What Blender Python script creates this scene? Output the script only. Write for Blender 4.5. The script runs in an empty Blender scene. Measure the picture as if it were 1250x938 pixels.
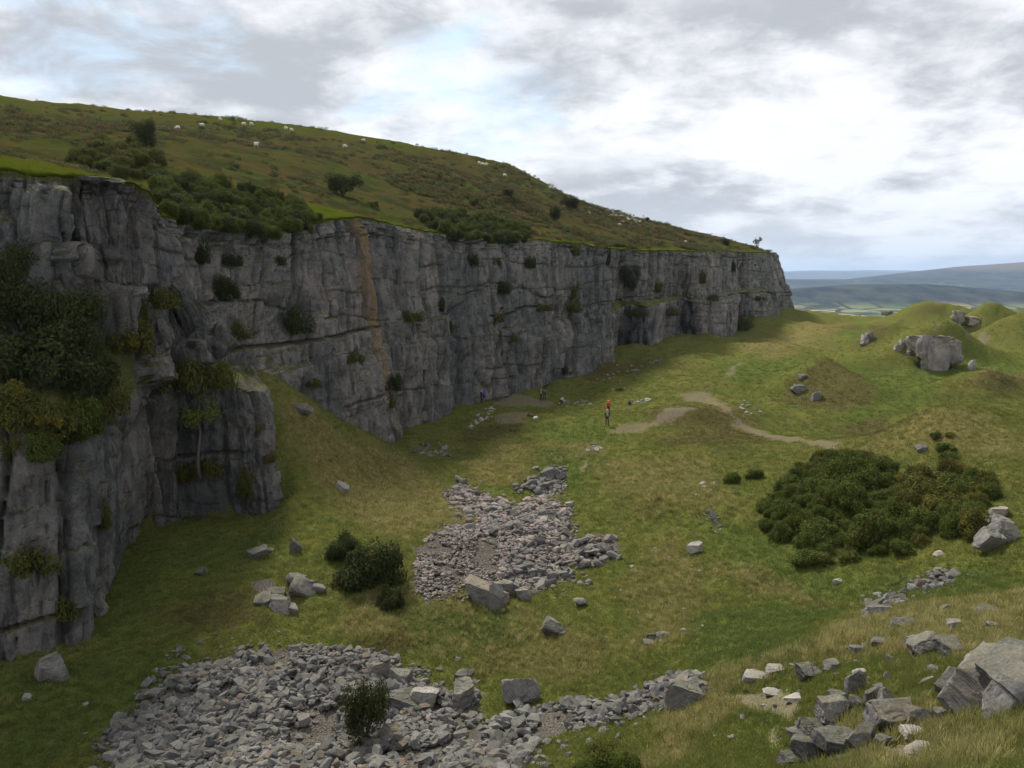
import bpy, bmesh, math, random
import numpy as np
from mathutils import Vector, Matrix, Euler
from mathutils.bvhtree import BVHTree
from math import radians as R

SC = bpy.context.scene
COL = SC.collection
random.seed(7)
rng = np.random.default_rng(7)

# ------------------------------------------------------------------ camera
# the camera is at the origin of x and y, 0 height; the quarry floor lies about 17 m below it
FPX = 981.0
PITCH = math.atan(134 / FPX)
cam_data = bpy.data.cameras.new('camera')
cam_data.sensor_width = 36
cam_data.lens = 36 * FPX / 1250
cam_data.clip_start = 0.3
cam_data.clip_end = 90000
cam = bpy.data.objects.new('camera', cam_data)
COL.objects.link(cam)
cam.rotation_euler = (math.pi / 2 - PITCH, 0, 0)
SC.camera = cam

# ------------------------------------------------------------------ light
SUN_ELEV, SUN_AZ = 47, -26          # azimuth in degrees from +Y (ahead), negative to the left
sun_dir = Vector((math.sin(R(SUN_AZ)) * math.cos(R(SUN_ELEV)), math.cos(R(SUN_AZ)) * math.cos(R(SUN_ELEV)), math.sin(R(SUN_ELEV))))
sun_data = bpy.data.lights.new('sun', 'SUN')
sun_data.energy = 4.2
sun_data.angle = R(9)
sun_data.color = (1.0, 0.93, 0.82)
sun = bpy.data.objects.new('sun', sun_data)
COL.objects.link(sun)
sun.rotation_euler = sun_dir.to_track_quat('Z', 'Y').to_euler()
SC.view_settings.view_transform = 'Standard'
SC.view_settings.look = 'None'
SC.view_settings.exposure = 0.46
SC.view_settings.gamma = 1.0
SC.cycles.max_bounces = 5
SC.cycles.diffuse_bounces = 3
SC.cycles.volume_bounces = 1
SC.cycles.transparent_max_bounces = 6
SC.cycles.use_denoising = True


# ------------------------------------------------------------------ node helpers
class NT:
    def __init__(s, tree):
        s.t = tree
        tree.nodes.clear()

    def n(s, typ, props=None, **ins):
        nd = s.t.nodes.new(typ)
        for k, v in (props or {}).items():
            setattr(nd, k, v)
        for k, v in ins.items():
            key = int(k[1:]) if k[0] == 'i' and k[1:].isdigit() else k.replace('_', ' ')
            sock = nd.inputs[key]
            if isinstance(v, bpy.types.NodeSocket):
                s.t.links.new(v, sock)
            elif isinstance(v, bpy.types.Node):
                s.t.links.new(v.outputs[0], sock)
            else:
                if isinstance(v, (tuple, list)) and len(v) == 3 and sock.type == 'RGBA':
                    v = (*v, 1)
                sock.default_value = v
        return nd

    def math(s, op, a, b=0.0, c=0.0, clamp=False):
        return s.n('ShaderNodeMath', {'operation': op, 'use_clamp': clamp}, i0=a, i1=b, i2=c).outputs[0]

    def mix(s, f, a, b, bt='MIX'):
        nd = s.n('ShaderNodeMix', {'data_type': 'RGBA', 'blend_type': bt, 'clamp_factor': True})
        for i, v in ((0, f), (6, a), (7, b)):
            if isinstance(v, bpy.types.NodeSocket):
                s.t.links.new(v, nd.inputs[i])
            else:
                if isinstance(v, (tuple, list)) and len(v) == 3:
                    v = (*v, 1)
                nd.inputs[i].default_value = v
        return nd.outputs[2]

    def noise(s, vec, scale, detail=4, rough=0.55, dist=0.0, out=0):
        return s.n('ShaderNodeTexNoise', None, Vector=vec, Scale=scale, Detail=detail, Roughness=rough, Distortion=dist).outputs[out]

    def ramp(s, f, a, b, lo=0.0, hi=1.0):
        return s.n('ShaderNodeMapRange', {'interpolation_type': 'SMOOTHSTEP'}, i0=f, i1=a, i2=b, i3=lo, i4=hi).outputs[0]

    def scale(s, vec, sc, loc=(0, 0, 0), rot=(0, 0, 0)):
        return s.n('ShaderNodeMapping', None, Vector=vec, Scale=sc, Location=loc, Rotation=rot).outputs[0]


# ------------------------------------------------------------------ sky
world = bpy.data.worlds.new('World')
SC.world = world
world.use_nodes = True
w = NT(world.node_tree)
SKY_STRENGTH = 0.1
sky = w.n('ShaderNodeTexSky', {'sky_type': 'NISHITA', 'sun_disc': False, 'sun_elevation': R(SUN_ELEV), 'sun_rotation': R(SUN_AZ),
                               'altitude': 300, 'air_density': 1.0, 'dust_density': 1.5})
tc = w.n('ShaderNodeTexCoord')
dirv = w.n('ShaderNodeVectorMath', {'operation': 'NORMALIZE'}, i0=tc.outputs['Generated']).outputs[0]
sp = w.n('ShaderNodeSeparateXYZ', None, Vector=dirv)
den = w.math('ADD', w.math('MAXIMUM', sp.outputs[2], 0.0), 0.25)
plane = w.n('ShaderNodeCombineXYZ', None, X=w.math('DIVIDE', sp.outputs[0], den), Y=w.math('DIVIDE', sp.outputs[1], den), Z=0.0).outputs[0]
plane = w.scale(plane, (1, 1, 1), (3.1, 1.7, 0.4))
big = w.noise(w.scale(plane, (1, 0.8, 1)), 1.7, 9, 0.58, 0.15)
med = w.noise(w.scale(plane, (1, 1.15, 1), (8, 2, 3)), 4.6, 9, 0.62, 0.2)
both = w.math('ADD', w.math('MULTIPLY', big, 0.62), w.math('MULTIPLY', med, 0.38))
tone = w.ramp(both, 0.40, 0.585)
cloud = w.mix(tone, (7.6, 7.7, 7.95), (3.9, 4.05, 4.35))
edge = w.ramp(w.noise(w.scale(plane, (1, 1, 1), (1, 5, 9)), 1.7, 6, 0.5), 0.52, 0.7)
cloud = w.mix(w.math('MULTIPLY', edge, 0.5), cloud, (8.5, 8.6, 8.8))
hz = w.ramp(sp.outputs[2], 0.0, 0.12, 1.0, 0.0)
cloud = w.mix(w.math('MULTIPLY', hz, 0.45), cloud, (6.1, 6.4, 6.9))
# two openings in the cloud where blue shows
def hole(v, size):
    v = Vector(v).normalized()
    d = w.n('ShaderNodeVectorMath', {'operation': 'DOT_PRODUCT'}, i0=dirv, i1=tuple(v)).outputs['Value']
    return w.ramp(d, math.cos(size), math.cos(size * 0.2))
def ray(px, py):
    xc, yc = (px - 625) / FPX, (469 - py) / FPX
    return (xc, math.cos(PITCH) + yc * math.sin(PITCH), -math.sin(PITCH) + yc * math.cos(PITCH))
h1 = w.math('MAXIMUM', hole(ray(110, -10), 0.20), w.math('MULTIPLY', hole(ray(575, 145), 0.20), 0.8))
hn = w.noise(w.scale(plane, (1, 1, 1), (4, 7, 2)), 3.2, 8, 0.6, 0.5)
open_ = w.ramp(w.math('ADD', w.math('MULTIPLY', h1, 0.44), w.math('MULTIPLY', hn, 1.6)), 1.02, 1.5)
blue = w.mix(0.75, sky.outputs[0], (5.4, 7.3, 9.0))
col = w.mix(w.math('MULTIPLY', open_, 0.8), cloud, blue)
col = w.mix(w.ramp(sp.outputs[2], -0.03, -0.002, 1.0, 0.0), col, (2.6, 3.0, 3.2))
bg = w.n('ShaderNodeBackground', None, Color=col, Strength=SKY_STRENGTH)
wo = w.n('ShaderNodeOutputWorld', None, Surface=bg)


# ------------------------------------------------------------------ numpy noise
def _h(i, j, k, seed):
    M = 0xFFFFFFFF
    v = (i.astype(np.int64) * 374761393 + j.astype(np.int64) * 668265263 + k.astype(np.int64) * 2147483647 + seed * 1274126177) & M
    v = ((v ^ (v >> 13)) * 1274126177) & M
    v = ((v ^ (v >> 16)) * 2246822519) & M
    v = v ^ (v >> 15)
    return (v & 0xFFFFFF) / float(0xFFFFFF)

def vnoise(x, y, z=None, seed=0):
    x = np.asarray(x, float); y = np.asarray(y, float)
    xi = np.floor(x); yi = np.floor(y)
    fx = x - xi; fy = y - yi
    ux = fx * fx * fx * (fx * (fx * 6 - 15) + 10); uy = fy * fy * fy * (fy * (fy * 6 - 15) + 10)
    if z is None:
        k = np.zeros_like(xi)
        a = _h(xi, yi, k, seed); b = _h(xi + 1, yi, k, seed); c = _h(xi, yi + 1, k, seed); d = _h(xi + 1, yi + 1, k, seed)
        return (a * (1 - ux) + b * ux) * (1 - uy) + (c * (1 - ux) + d * ux) * uy
    z = np.asarray(z, float) + np.zeros_like(x)
    zi = np.floor(z); fz = z - zi; uz = fz * fz * (3 - 2 * fz)
    r = 0
    for dz, wz in ((0, 1 - uz), (1, uz)):
        a = _h(xi, yi, zi + dz, seed); b = _h(xi + 1, yi, zi + dz, seed)
        c = _h(xi, yi + 1, zi + dz, seed); d = _h(xi + 1, yi + 1, zi + dz, seed)
        r = r + wz * ((a * (1 - ux) + b * ux) * (1 - uy) + (c * (1 - ux) + d * ux) * uy)
    return r

def fbm(x, y, z=None, oct=4, seed=0, gain=0.5):
    s = 0.0; a = 1.0; n = 0.0; f = 1.0
    for o in range(oct):
        s = s + a * (vnoise(x * f, y * f, None if z is None else z * f, seed + o * 17) - 0.5) * 2
        n += a; a *= gain; f *= 2.03
    return s / n

def sstep(a, b, x):
    t = np.clip((x - a) / (b - a), 0, 1)
    return t * t * (3 - 2 * t)


# ------------------------------------------------------------------ places in the quarry
def P(px, py, Y=None, z=None):
    """point on the line of sight (px, py) at distance Y or height z"""
    r = ray(px, py)
    t = Y / r[1] if Y is not None else z / r[2]
    return (r[0] * t, r[1] * t, r[2] * t)

class Surf:
    """smooth height function through scattered points"""
    def __init__(s, pts, c=3.0, lam=0.02, S=40.0):
        p = np.array(pts, float)
        s.xy = p[:, :2] / S; s.S = S; s.c = c / S
        n = len(p)
        d = np.sqrt(((s.xy[:, None] - s.xy[None]) ** 2).sum(-1) + s.c ** 2)
        A = np.zeros((n + 3, n + 3))
        A[:n, :n] = d - lam * np.eye(n)
        A[:n, n] = 1; A[:n, n + 1:] = s.xy
        A[n, :n] = 1; A[n + 1:, :n] = s.xy.T
        b = np.zeros(n + 3); b[:n] = p[:, 2]
        sol = np.linalg.solve(A, b)
        s.w = sol[:n]; s.a = sol[n:]
    def __call__(s, x, y):
        x = np.asarray(x, float) / s.S; y = np.asarray(y, float) / s.S
        r = s.a[0] + s.a[1] * x + s.a[2] * y
        for (cx, cy), wi in zip(s.xy, s.w):
            r = r + wi * np.sqrt((x - cx) ** 2 + (y - cy) ** 2 + s.c ** 2)
        return r

FZ = [(-100, 938, -18), (0, 938, -18), (0, 800, -17.3), (100, 938, -18.6), (100, 830, -17.5), (300, 938, -18.8), (300, 820, -18.2), (450, 900, -18.8),
      (600, 938, -17.6), (700, 938, -16), (800, 938, -14.5), (900, 938, -12.9), (1000, 938, -11), (1100, 938, -9.5), (1250, 938, -7.4),
      (1400, 938, -6), (1250, 850, -8.8), (1400, 800, -7.5), (1100, 850, -10.5), (1250, 760, -10.4), (1400, 720, -9.5), (1060, 765, -12.8), (1150, 755, -11.9),
      (950, 830, -13.4), (860, 850, -15), (760, 850, -17.1), (640, 870, -18.2), (980, 790, -13.6), (900, 800, -15.4),
      (1000, 722, -16), (1000, 690, -15.7), (1100, 715, -14.7), (1200, 690, -13.6), (1250, 640, -12.4), (1400, 600, -10.5), (1250, 560, -12.2), (1100, 560, -15.3), (1000, 560, -16.3), (1050, 540, -16.6), (1130, 530, -16.6),
      (850, 740, -17.2), (700, 770, -18.2), (550, 770, -18.3), (600, 700, -18), (700, 690, -18), (560, 660, -17.4), (690, 640, -17.8), (800, 650, -17.4), (800, 600, -16.8),
      (900, 620, -16.1), (930, 560, -16.5), (700, 560, -17.6), (600, 565, -17.6), (500, 560, -17.4), (740, 522, -16.6), (600, 525, -17.2), (650, 495, -16.8), (590, 490, -17), (540, 510, -17), (490, 540, -17),
      (800, 485, -17.0), (900, 480, -16.8), (800, 450, -16.6), (750, 443, -16.8), (780, 426, -15.4), (860, 412, -15), (900, 440, -17.3), (1000, 500, -17.2), (1100, 500, -17.3), (1000, 470, -17.5), (1100, 460, -17.6), (1250, 480, -16.5),
      (1400, 480, -15), (960, 420, -17.3), (1000, 400, -17.6), (900, 390, -13.6), (945, 389, -13.8), (970, 378, -12.2), (1000, 384.5, -18), (1050, 386, -18.3), (1100, 400, -17.8), (1200, 430, -17.2), (1300, 430, -16),
      (350, 645, -16.5), (250, 655, -16.6), (180, 700, -16.9), (200, 800, -17.9), (420, 655, -16.6), (330, 700, -17.2), (100, 800, -17.0),
      (600, 625, -17.6), (450, 730, -17.6), (520, 640, -17.4)]
FY = [(290, 438, 60), (340, 460, 62), (400, 497, 67), (450, 524, 73), (492, 550, 77), (380, 545, 60), (400, 600, 57), (352, 545, 59.5), (460, 600, 61), (520, 600, 64), (440, 565, 66)]
pts = [P(a, b, z=c) for a, b, c in FZ] + [P(a, b, Y=c) for a, b, c in FY]
pts += [P(1250, 541, Y=67), P(1330, 545, Y=67), P(1075, 545, Y=71), P(1250, 500, Y=88), P(1165, 500, Y=82), P(1100, 500, z=-17.6), P(1165, 488, z=-17.6), P(1250, 500, z=-17.0), P(1000, 500, z=-17.6), P(1120, 475, z=-18.6), P(1060, 460, z=-18.4), P(1180, 480, z=-18.4), P(1100, 448, z=-18), P(1200, 448, z=-18), P(940, 450, z=-18), P(1230, 455, z=-17.2), (0, 0, -1.75), (-6, 2, -3.5), (8, 2, -1.8), (-14, 8, -9), (14, 8, -3.5), (-30, 20, -16.5), (-60, 20, -17), (0, 6, -5.2), (30, 12, -4.5), (0, 14, -10.2),
        (60, 60, -9), (90, 110, -14), (150, 200, -12), (120, 120, -12), (-14, 90, -17), (-6, 110, -17), (10, 150, -17), (-20, 75, -17), (-28, 62, -17),
        (170, 330, -20), (60, 390, -19), (100, 450, -26), (230, 450, -28), (0, 450, -22), (80, 560, -55), (250, 600, -60), (-100, 560, -50), (400, 500, -40), (-60, 200, -17), (-150, 300, -20)]
baseF = Surf(pts)
MOUNDS = [  # px, py, Y of the top; radii across and along; sharpness
    (1003, 435, 116, 8.5, 9, 1.4), (1165, 491, 68, 8.5, 7.5, 1.3), (1262, 518, 64, 9, 6, 1.4), (1195, 452, 104, 10, 6.5, 1.6), (1275, 452, 112, 12, 12, 1.2),
    (1148, 396, 150, 14, 7.5, 1.5), (1245, 380, 166, 17, 14, 1.3), (1085, 390, 160, 11, 8, 1.3), (1128, 369, 250, 16, 15, 1.25), (1178, 377, 245, 13, 12, 1.3),
    (1212, 364, 205, 11, 10, 1.5), (1275, 371, 235, 20, 15, 1.2), (1090, 383, 255, 16, 12, 1.3), (850, 498, 92, 11, 4.5, 1.6), (612, 508, 95, 6, 4, 1.5),
    (860, 545, 73, 11, 4, 1.4), (930, 728, 40.5, 7, 2.2, 1.4), (920, 403, 232, 8, 10, 1.3), (985, 378.5, 305, 16, 20, 1.2), (960, 455, 140, 12, 8, 1.5),
    (700, 480, 122, 8, 5, 1.5), (1010, 415, 200, 16, 12, 1.4), (775, 452, 158, 6, 8, 1.3), (1060, 470, 105, 6, 8, 1.4), (800, 600, 58, 7, 3, 1.5), (930, 500, 100, 7, 5, 1.3)]
MND = []
def floor_raw(x, y):
    r = baseF(x, y)
    for cx, cy, rx, ry, k, a in MND:
        q = ((x - cx) / rx) ** 2 + ((y - cy) / ry) ** 2
        r = r + a * np.exp(-np.power(q + 0.012, k / 2 * 1.15) * 1.6)
    return r
MOUNDS += [(1060, 512, 92, 14, 7, 1.4), (1110, 440, 128, 10, 8, 1.4), (1030, 428, 150, 9, 7, 1.4), (880, 470, 118, 9, 7, 1.4), (950, 425, 175, 12, 9, 1.4), (1225, 425, 135, 9, 7, 1.4)]
for px, py, Y, rx, ry, k in MOUNDS:
    c = P(px, py, Y=Y)
    a = c[2] - float(floor_raw(c[0], c[1]))
    if (px, py) in ((1110, 440), (1030, 428), (880, 470), (950, 425), (1225, 425)): a = 1.9
    if (px, py) == (1060, 512): a = -1.6
    MND.append((c[0], c[1], rx, ry, k, a))

W2 = np.array([P(150, 690, 47)[:2], P(180, 655, 51.5)[:2], P(213, 646, 53.5)[:2], P(262, 642, 53.6)[:2], P(320, 640, 54.2)[:2], P(347, 640, 55.4)[:2]])
def floor_z(x, y):
    z = floor_raw(x, y)
    wy = np.interp(x, W2[:, 0], W2[:, 1])
    cap = -16.75 + 5.0 * np.clip(y - wy - 0.3, 0, 50) + 0.95 * np.clip(x - W2[-1, 0] + 0.4, 0, 50) + 30 * np.clip(W2[0, 0] - 1 - x, 0, 50)
    k = 0.5
    z = np.where(np.abs(z - cap) < k, np.minimum(z, cap) - (k - np.abs(z - cap)) ** 2 / (4 * k), np.minimum(z, cap))
    far = sstep(30, 200, y)
    z = z + fbm(x / 9, y / 9, oct=3, seed=3) * (0.40 + far * 0.9) * sstep(8, 40, y)
    z = z + fbm(x / 2.2, y / 2.2, oct=4, seed=9) * 0.20 * (1 + far)
    z = z + np.abs(fbm(x / 0.8, y / 0.8, oct=3, seed=11)) * 0.10
    return z

def link_mesh(name, verts, faces, mat=None, smooth=True, parent=None, kind=None):
    me = bpy.data.meshes.new(name)
    verts = np.ascontiguousarray(verts, dtype=np.float32); faces = np.ascontiguousarray(faces, dtype=np.int32)
    nv, nf, k = len(verts), len(faces), faces.shape[1]
    me.vertices.add(nv); me.vertices.foreach_set('co', verts.ravel())
    me.loops.add(nf * k); me.loops.foreach_set('vertex_index', faces.ravel())
    me.polygons.add(nf)
    me.polygons.foreach_set('loop_start', np.arange(0, nf * k, k, dtype=np.int32))
    me.polygons.foreach_set('use_smooth', np.full(nf, smooth))
    me.update(calc_edges=True)
    if mat: me.materials.append(mat)
    o = bpy.data.objects.new(name, me)
    COL.objects.link(o)
    if parent: o.parent = parent
    if kind: o['kind'] = kind
    return o

def grid_faces(nr, nc, keep=None):
    i = np.arange(nr - 1)[:, None] * nc + np.arange(nc - 1)[None]
    f = np.stack([i, i + 1, i + nc + 1, i + nc], -1).reshape(-1, 4)
    if keep is not None:
        f = f[keep.ravel()[f].any(1)]
    return f

def set_attr(me, name, arr):
    a = me.attributes.new(name, 'FLOAT', 'POINT')
    a.data.foreach_set('value', np.ascontiguousarray(arr, dtype=np.float32))


# ------------------------------------------------------------------ materials of the land
def grass_color(n, pos):
    """live grass, moss and straw mixed in patches; returns colour and a fine height"""
    big = n.noise(pos, 0.045, 4, 0.6)
    mid = n.noise(pos, 0.33, 5, 0.65)
    fin = n.noise(pos, 2.6, 5, 0.7)
    vfin = n.noise(pos, 11.0, 3, 0.7)
    c = n.mix(n.ramp(mid, 0.36, 0.62), (0.090, 0.130, 0.020), (0.152, 0.158, 0.034))
    c = n.mix(n.math('MULTIPLY', n.ramp(fin, 0.42, 0.68), 0.75), c, (0.18, 0.162, 0.052))
    c = n.mix(n.math('MULTIPLY', n.ramp(big, 0.45, 0.62), 0.35), c, (0.13, 0.112, 0.042))
    c = n.mix(n.math('MULTIPLY', n.ramp(n.noise(n.scale(pos, (1, 1, 1), (31, 7, 0)), 0.9, 4, 0.6), 0.55, 0.7), 0.6), c, (0.075, 0.060, 0.026))
    c = n.mix(n.ramp(vfin, 0.35, 0.7), n.mix(0.55, c, (0.02, 0.026, 0.008)), n.mix(0.3, c, (0.21, 0.20, 0.08)))
    return c, fin, vfin

def mat_ground(name='ground', attrs=True, hill=False):
    m = bpy.data.materials.new(name); m.use_nodes = True
    n = NT(m.node_tree)
    pos = n.n('ShaderNodeNewGeometry').outputs['Position']
    c, fin, vfin = grass_color(n, pos)
    mid = n.noise(pos, 0.7, 5, 0.6)
    if hill:
        v = n.scale(pos, (0.018, 0.05, 0.0), (1, 2, 0), (0, 0, R(-28)))
        b1 = n.noise(v, 1.6, 6, 0.62, 0.4)
        b2 = n.noise(pos, 0.35, 5, 0.7)
        brk = n.ramp(n.math('ADD', b1, n.math('MULTIPLY', b2, 0.5)), 0.64, 0.80)
        c = n.mix(0.25, c, (0.12, 0.115, 0.036))
        c = n.mix(1.0, c, (0.56, 0.68, 0.26), 'MULTIPLY')
        bro = n.mix(n.ramp(b2, 0.35, 0.6), (0.085, 0.050, 0.024), (0.050, 0.050, 0.018))
        hm = n.n('ShaderNodeAttribute', {'attribute_name': 'bracken'}).outputs['Fac']
        f = n.math('MULTIPLY', brk, hm)
        c = n.mix(n.math('MULTIPLY', hm, 0.82), c, n.mix(n.ramp(b1, 0.4, 0.6), (0.050, 0.062, 0.017), (0.080, 0.060, 0.024)))
        c = n.mix(n.math('MULTIPLY', f, 0.85), c, bro)
        heath = n.ramp(n.noise(n.scale(pos, (1, 1, 1), (3, 90, 0)), 0.16, 6, 0.72), 0.47, 0.60)
        c = n.mix(n.math('MULTIPLY', n.math('MULTIPLY', heath, hm), 0.75), c, (0.024, 0.036, 0.012))
    if attrs:
        def at(nm): return n.n('ShaderNodeAttribute', {'attribute_name': nm}).outputs['Fac']
        dry = n.math('MULTIPLY', at('dry'), n.ramp(n.noise(pos, 1.3, 5, 0.6), 0.3, 0.6, 0.5, 1.0))
        c = n.mix(dry, c, n.mix(n.ramp(fin, 0.35, 0.7), (0.115, 0.098, 0.034), (0.21, 0.175, 0.072)))
        c = n.mix(n.math('MULTIPLY', at('lush'), n.ramp(mid, 0.3, 0.7, 0.9, 0.45)), c, n.mix(vfin, (0.050, 0.075, 0.016), (0.108, 0.135, 0.034)))
        br = n.math('MULTIPLY', at('brown'), n.ramp(fin, 0.3, 0.6, 0.55, 1.0))
        c = n.mix(n.math('MULTIPLY', br, 0.85), c, n.mix(n.ramp(n.noise(pos, 5.0, 4, 0.7), 0.4, 0.65), (0.052, 0.048, 0.018), (0.125, 0.105, 0.050)))
        dirt = n.ramp(n.math('ADD', at('dirt'), n.math('MULTIPLY', n.math('SUBTRACT', fin, 0.5), 2.4)), 0.35, 0.85)
        c = n.mix(n.math('MULTIPLY', dirt, 0.62), c, n.mix(n.ramp(vfin, 0.35, 0.65), (0.125, 0.10, 0.07), (0.235, 0.195, 0.155)))
        sc = n.ramp(n.math('ADD', at('scree'), n.math('MULTIPLY', n.math('SUBTRACT', fin, 0.5), 0.5)), 0.4, 0.65)
        c = n.mix(sc, c, n.mix(n.ramp(vfin, 0.35, 0.65), (0.045, 0.040, 0.032), (0.17, 0.155, 0.135)))
    h = n.math('ADD', n.math('MULTIPLY', fin, 0.5), n.math('MULTIPLY', vfin, 0.25))
    h = n.math('ADD', h, n.math('MULTIPLY', n.noise(pos, 28, 2, 0.6), 0.12))
    bp = n.n('ShaderNodeBump', None, Strength=1.0, Distance=0.35, Height=h)
    b = n.n('ShaderNodeBsdfPrincipled', None, Base_Color=c, Roughness=0.95, Normal=bp)
    b.inputs['Specular IOR Level'].default_value = 0.0
    n.n('ShaderNodeOutputMaterial', None, Surface=b)
    return m

def rock_nodes(n, pos, nrm_z, light=(0.285, 0.275, 0.27), dark=(0.115, 0.115, 0.12), warm=(0.27, 0.225, 0.175), moss=0.6, streak=0.6):
    a = n.noise(pos, 0.5, 6, 0.65)
    b = n.noise(pos, 3.5, 6, 0.7)
    cfin = n.noise(pos, 16, 4, 0.75)
    c = n.mix(n.ramp(a, 0.35, 0.65), dark, light)
    c = n.mix(n.math('MULTIPLY', n.ramp(b, 0.38, 0.7), 0.6), c, n.mix(0.5, light, (0.34, 0.33, 0.32)))
    c = n.mix(n.math('MULTIPLY', n.ramp(n.noise(n.scale(pos, (1, 1, 1), (9, 4, 2)), 0.8, 5, 0.6), 0.52, 0.7), 0.55), c, warm)
    if streak:
        st = n.noise(n.scale(pos, (1.4, 1.4, 0.09)), 1.0, 6, 0.7)
        c = n.mix(n.math('MULTIPLY', n.ramp(st, 0.52, 0.68), streak), c, (0.055, 0.056, 0.062))
        st2 = n.noise(n.scale(pos, (2.1, 2.1, 0.10), (7, 3, 1)), 1.0, 5, 0.7)
        c = n.mix(n.math('MULTIPLY', n.ramp(st2, 0.60, 0.72), streak * 0.75), c, (0.33, 0.33, 0.34))
    c = n.mix(n.ramp(cfin, 0.30, 0.70, 0.55, 0.0), c, (0.05, 0.05, 0.05))
    lich = n.ramp(n.noise(pos, 7.0, 3, 0.8), 0.66, 0.74)
    c = n.mix(n.math('MULTIPLY', lich, 0.5), c, (0.46, 0.45, 0.42))
    if moss:
        mm = n.math('ADD', nrm_z, n.math('MULTIPLY', n.math('SUBTRACT', n.noise(pos, 1.1, 5, 0.7), 0.5), 1.1))
        mf = n.math('MULTIPLY', n.ramp(mm, 0.55, 0.8), moss)
        mc = n.mix(n.ramp(n.noise(pos, 2.2, 4, 0.7), 0.4, 0.65), (0.055, 0.068, 0.018), (0.13, 0.115, 0.038))
        c = n.mix(mf, c, mc)
    h = n.math('ADD', n.math('MULTIPLY', b, 0.6), n.math('MULTIPLY', cfin, 0.22))
    return c, h

def mat_cliff():
    m = bpy.data.materials.new('cliff_limestone'); m.use_nodes = True
    n = NT(m.node_tree)
    g = n.n('ShaderNodeNewGeometry')
    pos = g.outputs['Position']
    nz = n.n('ShaderNodeSeparateXYZ', None, Vector=g.outputs['True Normal']).outputs[2]
    c, h = rock_nodes(n, pos, nz, light=(0.285, 0.272, 0.262), dark=(0.115, 0.113, 0.112), warm=(0.215, 0.175, 0.16), moss=0.9, streak=0.9)
    fr_ = n.ramp(n.noise(n.scale(pos, (1, 1, 0.6), (5, 5, 5)), 0.55, 6, 0.7), 0.60, 0.635)
    c = n.mix(n.math('MULTIPLY', fr_, 0.55), c, (0.30, 0.275, 0.26))
    wet = n.math('MULTIPLY', n.ramp(n.noise(n.scale(pos, (0.5, 0.5, 0.03), (2, 8, 1)), 1.0, 5, 0.65), 0.50, 0.58), n.ramp(n.noise(pos, 0.2, 4, 0.6), 0.4, 0.6))
    c = n.mix(n.math('MULTIPLY', wet, 0.65), c, (0.045, 0.046, 0.05))
    lg = n.noise(n.scale(pos, (1, 1, 0.45)), 0.10, 5, 0.6)
    c = n.mix(1.0, c, n.mix(n.ramp(lg, 0.35, 0.65), (0.70, 0.72, 0.75), (1.22, 1.18, 1.12)), 'MULTIPLY')
    c = n.mix(n.ramp(n.noise(pos, 0.23, 5, 0.65), 0.56, 0.70, 0, 0.5), c, (0.235, 0.185, 0.175))
    cr = n.n('ShaderNodeAttribute', {'attribute_name': 'crack'}).outputs['Fac']
    c = n.mix(n.math('MULTIPLY', cr, 0.8), c, (0.022, 0.022, 0.02))
    oc = n.n('ShaderNodeAttribute', {'attribute_name': 'ochre'}).outputs['Fac']
    oc = n.math('MULTIPLY', oc, n.ramp(n.noise(n.scale(pos, (1.5, 1.5, 0.25)), 1.3, 5, 0.75), 0.32, 0.62, 0.35, 1.0))
    c = n.mix(oc, c, n.mix(n.noise(pos, 3, 4, 0.6), (0.17, 0.11, 0.05), (0.28, 0.19, 0.09)))
    al = n.n('ShaderNodeAttribute', {'attribute_name': 'turf'}).outputs['Fac']
    gc, fin, vf = grass_color(n, pos)
    tf = n.ramp(n.math('ADD', al, n.math('MULTIPLY', n.math('SUBTRACT', n.noise(pos, 0.9, 5, 0.7), 0.5), 1.3)), 0.45, 0.62)
    c = n.mix(tf, c, gc)
    hi = n.noise(n.scale(pos, (1, 1, 0.35)), 6.0, 6, 0.75)
    h = n.math('ADD', h, n.math('MULTIPLY', hi, 0.5))
    bp = n.n('ShaderNodeBump', None, Strength=1.0, Distance=0.34, Height=h)
    b = n.n('ShaderNodeBsdfPrincipled', None, Base_Color=c, Roughness=0.9, Normal=bp)
    b.inputs['Specular IOR Level'].default_value = 0.2
    n.n('ShaderNodeOutputMaterial', None, Surface=b)
    return m

M_GROUND = mat_ground('turf')
M_HILL = mat_ground('hill_turf', attrs=False, hill=True)
M_CLIFF = mat_cliff()

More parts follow.
